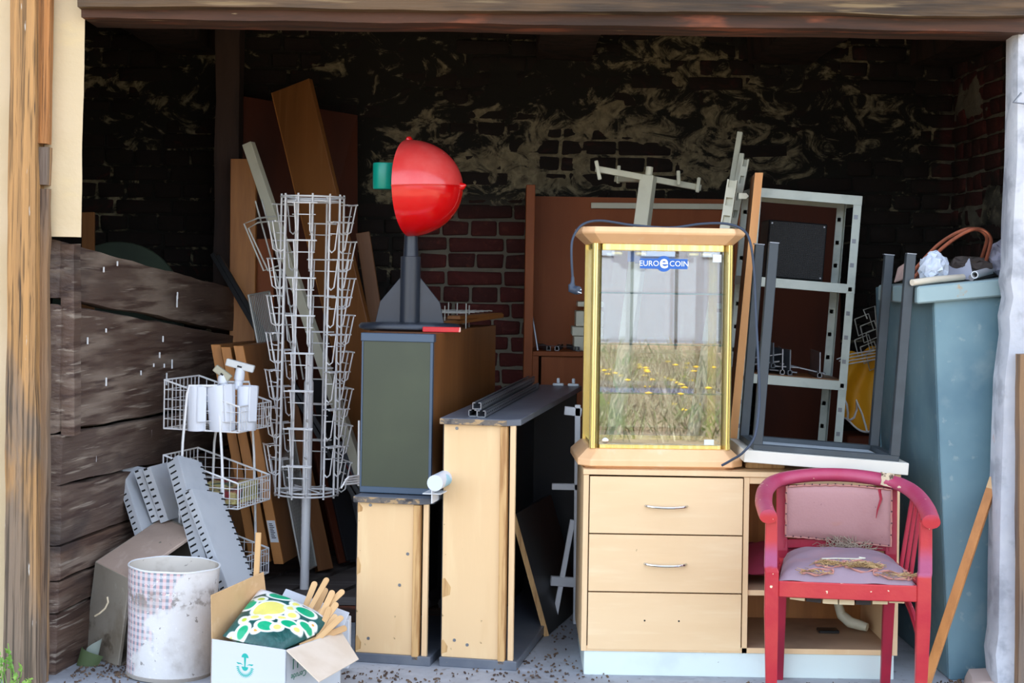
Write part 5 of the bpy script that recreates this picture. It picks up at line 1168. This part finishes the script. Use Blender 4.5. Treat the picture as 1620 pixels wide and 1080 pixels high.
def crumple(px0, px1, py0, py1, Y, dp, m, name, lab, cat, seed, amp=.018):
    a, b = P(px0, py1, Y), P(px1, py0, Y); c_ = MB(); zl = lidz((px0 + px1) / 2, Y) + .002
    h_ = max(b.z - zl, .015)
    bm = bmesh.new(); bmesh.ops.create_icosphere(bm, subdivisions=3, radius=1)
    vs = []
    for v in bm.verts:
        n_ = noise.cell_vector(v.co * 2.2 + V((seed, 0, 0))) * .28 + noise.noise_vector(v.co * 3 + V((seed, 2, 0))) * .25
        q = v.co + n_; vs.append(V(((a.x + b.x) / 2 + q.x * (b.x - a.x) / 2, Y + q.y * dp, zl + max(0, (q.z + 1) / 2) * h_)))
    c_.add(vs, [tuple(v.index for v in f.verts) for f in bm.faces]); bm.free()
    return solo(name, c_, m, lab, cat)
m_paper = mat('bluish_white_paper', (206, 216, 230), .6, layers=[((170, 184, 206), 9, .5, .7, .7)])
crumple(1452, 1496, 402, 424, 6.2, .05, m_paper, 'crumpled_paper', 'crumpled bluish white paper on the left of the container lid', 'paper', 1)
crumple(1562, 1606, 384, 414, 6.3, .06, mat('grey_violet_cloth', (136, 136, 152), .8), 'cloth_bundle', 'grey violet cloth bundle at the right end of the container lid', 'cloth', 5)
crumple(1500, 1570, 408, 418, 6.3, .06, mat('dark_rubbish', (70, 62, 58), .9), 'debris', 'dark crumbly rubble under the pipes on the container lid', None, 8)
bpy.data.objects['debris']['kind'] = 'stuff'
a0 = onL(1500, 6.2, .014)
sad = MB()
def sadf(o):
    def fn(u, v): return (lerp(P(1495, 400, 6.2).x, P(1541, 400, 6.2).x, u), 6.2 + o + .06 * v, onL(1518, 6.2).z + .008 + v * 0 + (1 - v) * 0 + lerp(.0, .052 + .05 * (2 * u - 1) ** 2 - .02 * u, v))
    return fn
sad.grid(12, 4, sadf(0)); sad.grid(12, 4, sadf(.006), True)
solo('saddle_piece', sad, mat('grey_white_plastic', (172, 176, 190), .4), 'curved grey plastic shell piece in the middle of the container lid', 'plastic piece', smooth=True, angle=60)
pp = MB(); a, b = onL(1542, 6.15, .022), onL(1585, 6.4, .035)
d_ = (b - a); pp.M = along(a, b, (0, 0, 1)); L = d_.length
pp.lathe([(.0105, .02), (.0105, 0), (.0145, 0), (.0145, L), (.0105, L)], 18); pp.M = None
solo('pipe', pp, m_plastic_w, 'white plastic pipe showing its open end on the container lid', 'pipe', smooth=True)
solo('pipe', MB().tube([onL(1537, 6.16, .012), onL(1560, 6.3, .012), onL(1592, 6.42, .014)], .012, 12), mat('dirty_grey_pipe', (120, 116, 116), .7), 'dirty grey pipe lying under the white pipe', 'pipe', smooth=True)
solo('pipe', MB().tube([onL(1443, 6.06, .016), onL(1480, 6.12, .018), onL(1524, 6.2, .016)], [.012, .013, .012], 12), mat('cream_rust_pipe', (214, 204, 184), .6, layers=[((150, 96, 62), 12, .58, .66, .8)]), 'cream rusty pipe jutting over the left end of the container lid', 'pipe', smooth=True)
solo('dark_tray', MB().box(P(1448, 400, 6.55).x, P(1530, 400, 6.55).x, 6.52, 6.66, onL(1490, 6.55).z, onL(1490, 6.55).z + .055), mat('dark_red_brown_tin', (74, 46, 42), .6), 'dark brown tin tray at the back of the container lid', 'tray', bevel=.004)
solo('shard', MB().slab(P(1414, 448, 6.6), P(1438, 440, 6.6), P(1436, 414, 6.6), P(1420, 424, 6.62), .012), mat('pink_clay_shard', (176, 148, 138), .8), 'pinkish clay shard leaning left of the container lid', 'shard', bevel=.004)
# yellow bag and wire hooks behind the rack
ybn = MB(); m_yel = mat('yellow_cloth_bag', (226, 160, 22), .6, layers=[((196, 128, 14), 4, .45, .7, .8)])
ya_, yb2, yc, yd = P(1334, 560, 7.55), P(1400, 545, 7.55), P(1400, 700, 7.45), P(1328, 660, 7.45)
def yfn(s_):
    def fn(u, v):
        p_ = lerp(lerp(ya_, yb2, u), lerp(yd, yc, u), v); return p_ + V((.012 * sin(v * 9), -.03 * sin(u * 9 + v * 3) * (.3 + v) - s_ * .03 * (16 * u * (1 - u) * v * (1 - v)) ** .4 - .02, .01 * sin(u * 12)))
    return fn
yb_t = thing('yellow_bag', 'folded yellow cloth bag with white edges behind the table legs', 'bag', P(1360, 690, 7.5))
ybn.grid(20, 18, yfn(1)); ybn.grid(20, 18, yfn(-1), True); part('cloth', ybn, m_yel, yb_t, world=True, smooth=True, angle=70)
ed = [yfn(1)(u / 20, .62 + .38 * abs(sin(u * .45))) for u in range(21)]
part('white_edge', MB().tube([p_ + V((0, -.012, 0)) for p_ in ed], .005, 5), m_white, yb_t, world=True, smooth=True)
ed = [yfn(1)(u / 20, 1) for u in range(21)]
part('white_edge', MB().tube(ed, .005, 5), m_white, yb_t, world=True, smooth=True)
st_ = MB().box(P(1332, 690, 7.5).x, P(1402, 690, 7.5).x, 7.38, 7.66, 0, P(1360, 688, 7.45).z)
solo('wooden_crate', st_, m_mahog, 'dark brown crate under the yellow bag', 'crate', bevel=.006)
wh2 = thing('wire_hooks', 'tangle of grey wire display hooks on the yellow bag', 'wire hooks', P(1360, 560, 7.3))
for i in range(6):
    x, y = 1352 + (i % 3) * 9, 505 + i * 11; Y = 7.34 + .02 * i
    part('wire_hook', MB().tube([P(x, y, Y), P(x + 22, y - 9, Y), P(x + 30, y + 16, Y), P(x + 6, y + 26, Y), P(x, y, Y)], .003, 5), m_wireg, wh2, world=True)
for i in range(4): part('wire_hook', MB().tube([P(1324 + i * 4, 568 + i * 3, 7.25), P(1346, 560 + i * 5, 7.3), P(1392, 552 + i * 5, 7.4)], .003, 5), m_wire, wh2, world=True)
part('wire_hook', MB().tube([P(1372, 504, 7.3), P(1366, 490, 7.3), P(1384, 484, 7.35), P(1390, 560, 7.4)], .003, 5), m_wireg, wh2, world=True)
# lath leaning at the right
lt = thing('wooden_lath', 'brown wooden lath leaning on the steel container by the jamb', 'lath', P(1465, 1085, 5.76))
a, b = P(1464, 1083, 5.76), P(1573, 757, 6.02); a = foot(b, a, 0.0); M_ = along(a, b, (-.6, -1, 0)); L = (b - a).length
lb_ = MB(); lb_.M = M_; lb_.box(-.016, .016, -.012, .012, 0, L - .045); lb_.M = None
part('body', lb_, m_ochre, lt, world=True, bevel=.001, M=Matrix())
lb_ = MB(); lb_.M = M_; lb_.box(-.016, .016, -.012, .012, L - .045, L); lb_.M = None
part('pale_end', lb_, m_card, lt, world=True, bevel=.001, label='bare pale end')
rb = MB().rough([(1.66, 5.9, -.01), (2.0, 5.9, -.01), (2.0, 6.07, -.01), (1.70, 6.07, -.01), (1.70, 5.93, .03), (2.0, 5.92, .06), (2.0, 6.06, .08), (1.72, 6.06, .05)], 6, 5, .014, 6)
solo('plaster_heap', rb, mat('pinkish_plaster', (178, 160, 152), .9, layers=[((150, 132, 124), 7, .45, .7)]), 'broken pinkish plaster at the foot of the right jamb', 'rubble', smooth=True, angle=50)
# ================================================================ red armchair
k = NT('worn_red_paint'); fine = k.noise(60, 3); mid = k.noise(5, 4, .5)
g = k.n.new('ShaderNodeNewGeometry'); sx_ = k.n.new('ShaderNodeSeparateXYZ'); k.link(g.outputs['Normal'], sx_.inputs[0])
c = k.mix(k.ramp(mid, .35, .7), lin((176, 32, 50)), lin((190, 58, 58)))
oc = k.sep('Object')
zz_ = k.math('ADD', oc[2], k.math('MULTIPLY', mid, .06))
fade_and_sheen = k.math('MAXIMUM', k.math('MULTIPLY', k.math('MULTIPLY', k.ramp(zz_, .535, .55), k.ramp(zz_, .65, .58)), .75), k.math('MULTIPLY', k.ramp(zz_, .72, .76), k.math('ADD', k.math('MULTIPLY', mid, .7), .1)))   # bleached leg tops; violet sky sheen painted onto the arm rail
c = k.mix(fade_and_sheen, c, lin((160, 84, 130)))
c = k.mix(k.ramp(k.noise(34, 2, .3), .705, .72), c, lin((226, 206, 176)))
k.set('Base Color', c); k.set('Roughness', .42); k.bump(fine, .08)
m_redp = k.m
m_redd = mat('shaded_red_paint', (160, 26, 52), .45, layers=[((120, 20, 44), 5, .45, .7, .7), ((222, 196, 160), 40, .73, .75)])  # chair red darkened, putting the shade on the rear legs into the colour
m_pink = mat('dusty_pink_cover', (172, 130, 128), .8, layers=[((158, 112, 112), 5, .45, .7, .7), ((120, 84, 90), 80, .70, .73, .6), ((176, 120, 96), (4, 4, 9), .62, .75, .5)], bump=(120, .15))
m_lilac = mat('lilac_grey_seat_cover', (142, 122, 134), .75, layers=[((160, 126, 132), 6, .5, .7, .7), ((222, 214, 220), 45, .72, .74, .8)], bump=(60, .1))
m_straw = mat('straw_stuffing', (196, 166, 116), .8, layers=[((150, 120, 78), 20, .4, .6), ((206, 184, 140), 30, .6, .7, .8)])
m_torn = mat('torn_cover_edge', (176, 122, 112), .8)
cM = Matrix.Translation((1.147, 5.5, 0)) @ Matrix.Rotation(-R(6.5), 4, 'Z')
ch = thing('armchair', 'worn red wooden armchair with torn pink upholstery and straw stuffing', 'chair', cM)
def cpart(n, mb, m, **k): return part(n, mb, m, ch, **k)
def taper(p0, w0, d0, p1, w1, d1): 
    r_ = lambda p, w, d: [(p[0] - w/2, p[1] - d/2, p[2]), (p[0] + w/2, p[1] - d/2, p[2]), (p[0] + w/2, p[1] + d/2, p[2]), (p[0] - w/2, p[1] + d/2, p[2])]
    return MB().hexa(r_(p0, w0, d0) + r_(p1, w1, d1))
FX, RXx = .252, .195
for s_ in (-1, 1):
    f = MB(); secs = [((s_ * (FX - .006), 0, 0), .034, .034), ((s_ * FX, 0, .36), .046, .046), ((s_ * FX, 0, .50), .046, .046), ((s_ * (FX + .004), 0, .515), .043, .043), ((s_ * (FX + .004), 0, .688), .038, .038)]
    loft(f, [[(p[0] - w/2, p[1] - d/2, p[2]), (p[0] + w/2, p[1] - d/2, p[2]), (p[0] + w/2, p[1] + d/2, p[2]), (p[0] - w/2, p[1] + d/2, p[2])] for p, w, d in secs])
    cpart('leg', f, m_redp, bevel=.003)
    f = MB(); secs = [((s_ * (RXx + .0), .56, 0), .034, .04), ((s_ * RXx, .47, .38), .042, .045), ((s_ * RXx, .455, .5), .042, .042), ((s_ * (RXx + .004), .475, .745), .036, .034)]
    loft(f, [[(p[0] - w/2, p[1] - d/2, p[2]), (p[0] + w/2, p[1] - d/2, p[2]), (p[0] + w/2, p[1] + d/2, p[2]), (p[0] - w/2, p[1] + d/2, p[2])] for p, w, d in secs])
    cpart('leg', f, m_redd, bevel=.003)
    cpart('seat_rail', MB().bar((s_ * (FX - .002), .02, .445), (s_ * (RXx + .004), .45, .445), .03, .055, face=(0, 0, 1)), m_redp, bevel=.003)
    for q in range(3):
        t = .38 + q * .16
        xs, ys = lerp(FX - .002, RXx + .004, t), lerp(.0, .45, t)
        xa_ = lerp(FX + .02, RXx + .05, t)
        cpart('slat', taper((s_ * xs, ys, .465), .012, .028, (s_ * xa_, ys + .005, .705 + .03 * t), .012, .026), m_redd, bevel=.002)
    br = smooth_pts([V((s_ * RXx, .44, .40)), V((s_ * (RXx + .012), .34, .405)), V((s_ * (FX - .02), .17, .36)), V((s_ * FX, .04, .27))], 5)
    cpart('brace', MB().tube(br, .011, 8), m_redd, smooth=True)
fr_ = MB(); n = 14
ring = lambda x, z0, z1: [(x, -.02 - .010 * (1 - (x / FX) ** 2), z0), (x, .012, z0), (x, .012, z1), (x, -.02 - .010 * (1 - (x / FX) ** 2), z1)]
loft(fr_, [ring(lerp(-FX + .023, FX - .023, i / n), .418, .472) for i in range(n + 1)])
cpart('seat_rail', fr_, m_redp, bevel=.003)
cpart('seat_rail', MB().box(-RXx, RXx, .44, .465, .42, .47), m_redd, bevel=.003)
# arm rail: one horseshoe, flat cut ends
hp_ = smooth_pts([V((-.268, -.045, .690)), V((-.273, .03, .697)), V((-.276, .16, .712)), V((-.262, .31, .735)), V((-.215, .42, .755)), V((-.11, .482, .768)), V((0, .50, .772)), V((.11, .482, .768)), V((.215, .42, .755)), V((.262, .31, .735)), V((.276, .16, .712)), V((.273, .03, .697)), V((.268, -.045, .690))], 6)
am = MB(); nn_ = 14; rings = []
for i, p_ in enumerate(hp_):
    t = (hp_[min(i + 1, len(hp_) - 1)] - hp_[max(i - 1, 0)]).normalized(); sd_ = t.cross(V((0, 0, 1))).normalized(); upv = sd_.cross(t)
    rings.append([p_ + sd_ * (.030 * cos(2 * pi * j / nn_)) + upv * (.0265 * sin(2 * pi * j / nn_) * (1 if sin(2 * pi * j / nn_) > 0 else .85)) for j in range(nn_)])
loft(am, rings)
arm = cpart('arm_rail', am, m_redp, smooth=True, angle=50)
tear = MB().rough([(.150, .425, .748), (.196, .404, .744), (.212, .44, .742), (.165, .465, .745), (.158, .43, .792), (.188, .416, .79), (.204, .436, .787), (.168, .455, .792)], 5, 4, .010, 30)
part('splintered_patch', tear, mat('bare_splintered_wood', (206, 188, 158), .8, layers=[((90, 70, 60), 30, .55, .62)]), arm, smooth=True, label='bare splintered joint')
# back pad, curved with the rail
def bfun(off):
    def fn(u, v):
        a = lerp(-1, 1, u); sag = .010 * sin(u * pi) * (v - .5)
        x = a * .188 + .004 * noise.noise(V((u * 9, v * 9, 1))); puff = (16 * u * (1 - u) * v * (1 - v)) ** .4 * off
        return (x + .004, .482 - .045 * a * a * 1.0 - .012 - puff, lerp(.542 + .012 * (1 - u) , .735, v) + sag - (.012 if v < .01 else 0) * u + .003 * noise.noise(V((u * 20, v * 3, 2))))
    return fn
bp2 = MB(); bp2.grid(26, 14, bfun(.024)); bp2.grid(26, 14, bfun(-.008), True)
bk_ = cpart('backrest', bp2, m_pink, smooth=True, angle=70)
pts = [V(bfun(.0)(u / 40, v)) for u, v in [(q, 0) for q in range(41)]] + [V(bfun(0)(1, v / 14)) for v in range(1, 15)] + [V(bfun(0)(1 - u / 40, 1)) for u in range(1, 41)] + [V(bfun(0)(0, 1 - v / 14)) for v in range(1, 14)]
part('piping', MB().tube([p_ + V((0, -.006, 0)) for p_ in pts], .0035, 5, closed=True), m_torn, bk_, smooth=True, label='frayed edge')
tk = MB()
for i, p_ in enumerate(pts[::3]): tk.M = Matrix.Translation(p_ + V((0, -.012, .004))); tk.lathe([(.003, 0), (.002, .003), (.0001, .004)], 6, T(rx=pi/2))
tk.M = None; part('tack', tk, mat('dark_tack', (70, 40, 50), .6), bk_, kind='stuff')
part('torn_strip', MB().tube([(.15, .44, .735), (.155, .425, .70), (.142, .418, .66), (.138, .42, .63)], [.006, .005, .003, .001], 5), m_redd, bk_, smooth=True)
lr_ = MB(); loft(lr_, [[(x, .478 - .045 * (x / .19) ** 2, .508), (x, .50 - .045 * (x / .19) ** 2, .508), (x, .50 - .045 * (x / .19) ** 2, .54), (x, .478 - .045 * (x / .19) ** 2, .54)] for x in [lerp(-.19, .19, i / 12) for i in range(13)]])
cpart('back_rail', lr_, m_redd, bevel=.002)
# domed seat
def sfun(off):
    def fn(u, v):
        hw = lerp(FX - .024, RXx - .008, v); x = (2 * u - 1) * hw; e = max(0, (1 - (2 * u - 1) ** 4) * (1 - (2 * v - 1) ** 4)) ** .5
        return (x, lerp(-.018, .45, v), .472 + off * (.062 * e + .008 * noise.noise(V((u * 5, v * 5, 3)))))
    return fn
sc2 = MB(); sc2.grid(30, 22, sfun(1)); sc2.grid(30, 22, sfun(-.05), True)
seat = cpart('seat', sc2, m_lilac, smooth=True, angle=70)
def straw(cx, cy, cz, rx, ry, rz, n, L, rad, seed, flat=True):
    rr_ = random.Random(seed); s_ = MB()
    for i in range(n):
        a = rr_.uniform(0, 6.28); q = rr_.random() ** .5
        p_ = V((cx + rx * q * cos(a), cy + ry * q * sin(a), cz + rz * rr_.uniform(-1, 1) * (1 - q * .6))); an = rr_.uniform(0, 6.28); pts_ = [p_]
        for j in range(3):
            an += rr_.uniform(-1, 1); p_ = p_ + V((cos(an) * L / 3, sin(an) * L / 3 * (1 if flat else .4), rr_.uniform(-.4, .4) * L / 3 if flat else sin(an) * L / 3)); pts_.append(p_)
        s_.tube(pts_, rad, 3, caps=False)
    return s_
def seat_z(x, y): return sfun(1)(.5 + x / (2 * lerp(FX - .024, RXx - .008, (y + .018) / .468)), (y + .018) / .468)[2]
for i, (cx, cy, rx, ry, n) in enumerate(((-.055, .04, .045, .022, 130), (.055, .042, .062, .034, 230), (.145, .0, .055, .010, 50), (-.10, .0, .05, .008, 36), (.205, .03, .012, .03, 24))):
    part('straw_stuffing', straw(cx, cy, seat_z(cx, max(cy, .0)) + .004, rx, ry, .006, n, .034, .0010, 20 + i), m_straw, seat, kind='stuff')
    ed = [V((cx + rx * 1.08 * cos(a), cy + ry * 1.1 * sin(a), seat_z(cx + rx * 1.08 * cos(a), max(-.01, cy + ry * 1.1 * sin(a))) + .002 + .003 * sin(a * 5))) for a in [2 * pi * q / 22 for q in range(22)]]
    part('torn_edge', MB().tube(ed, [.0035 + .002 * sin(q * 2.1) for q in range(22)], 5, closed=True), m_torn, seat, smooth=True)
wf_ = MB(); wf_.tube([(-.08, .085, seat_z(-.08, .085) + .003), (-.03, .095, seat_z(-.03, .095) + .004), (.04, .1, seat_z(.04, .1) + .003), (.07, .115, seat_z(.07, .115) + .006), (.05, .12, seat_z(.05, .12) + .006)], .0022, 5)
part('white_thread', wf_, m_cream, seat, smooth=True)
part('straw_stuffing', straw(.045, .445, .512, .085, .012, .028, 170, .06, .0011, 50, False), mat('grey_hair_stuffing', (150, 134, 116), .8), bk_, kind='stuff')
# webbing under the seat
m_web = mat('jute_webbing', (206, 190, 156), .8); m_webd = mat('dark_webbing', (40, 36, 36), .8)
for i in range(7):
    x = -.19 + i * .055; part('webbing', MB().hexa([(x, -.0, .408 - .012 * sin(i / 6 * pi)), (x + .05, -.0, .408 - .012 * sin((i + .9) / 6.9 * pi)), (x + .05, .44, .41), (x, .44, .41), (x, -.0, .413), (x + .05, -.0, .413), (x + .05, .44, .414), (x, .44, .414)]), m_webd if i in (1, 4) else m_web, ch)
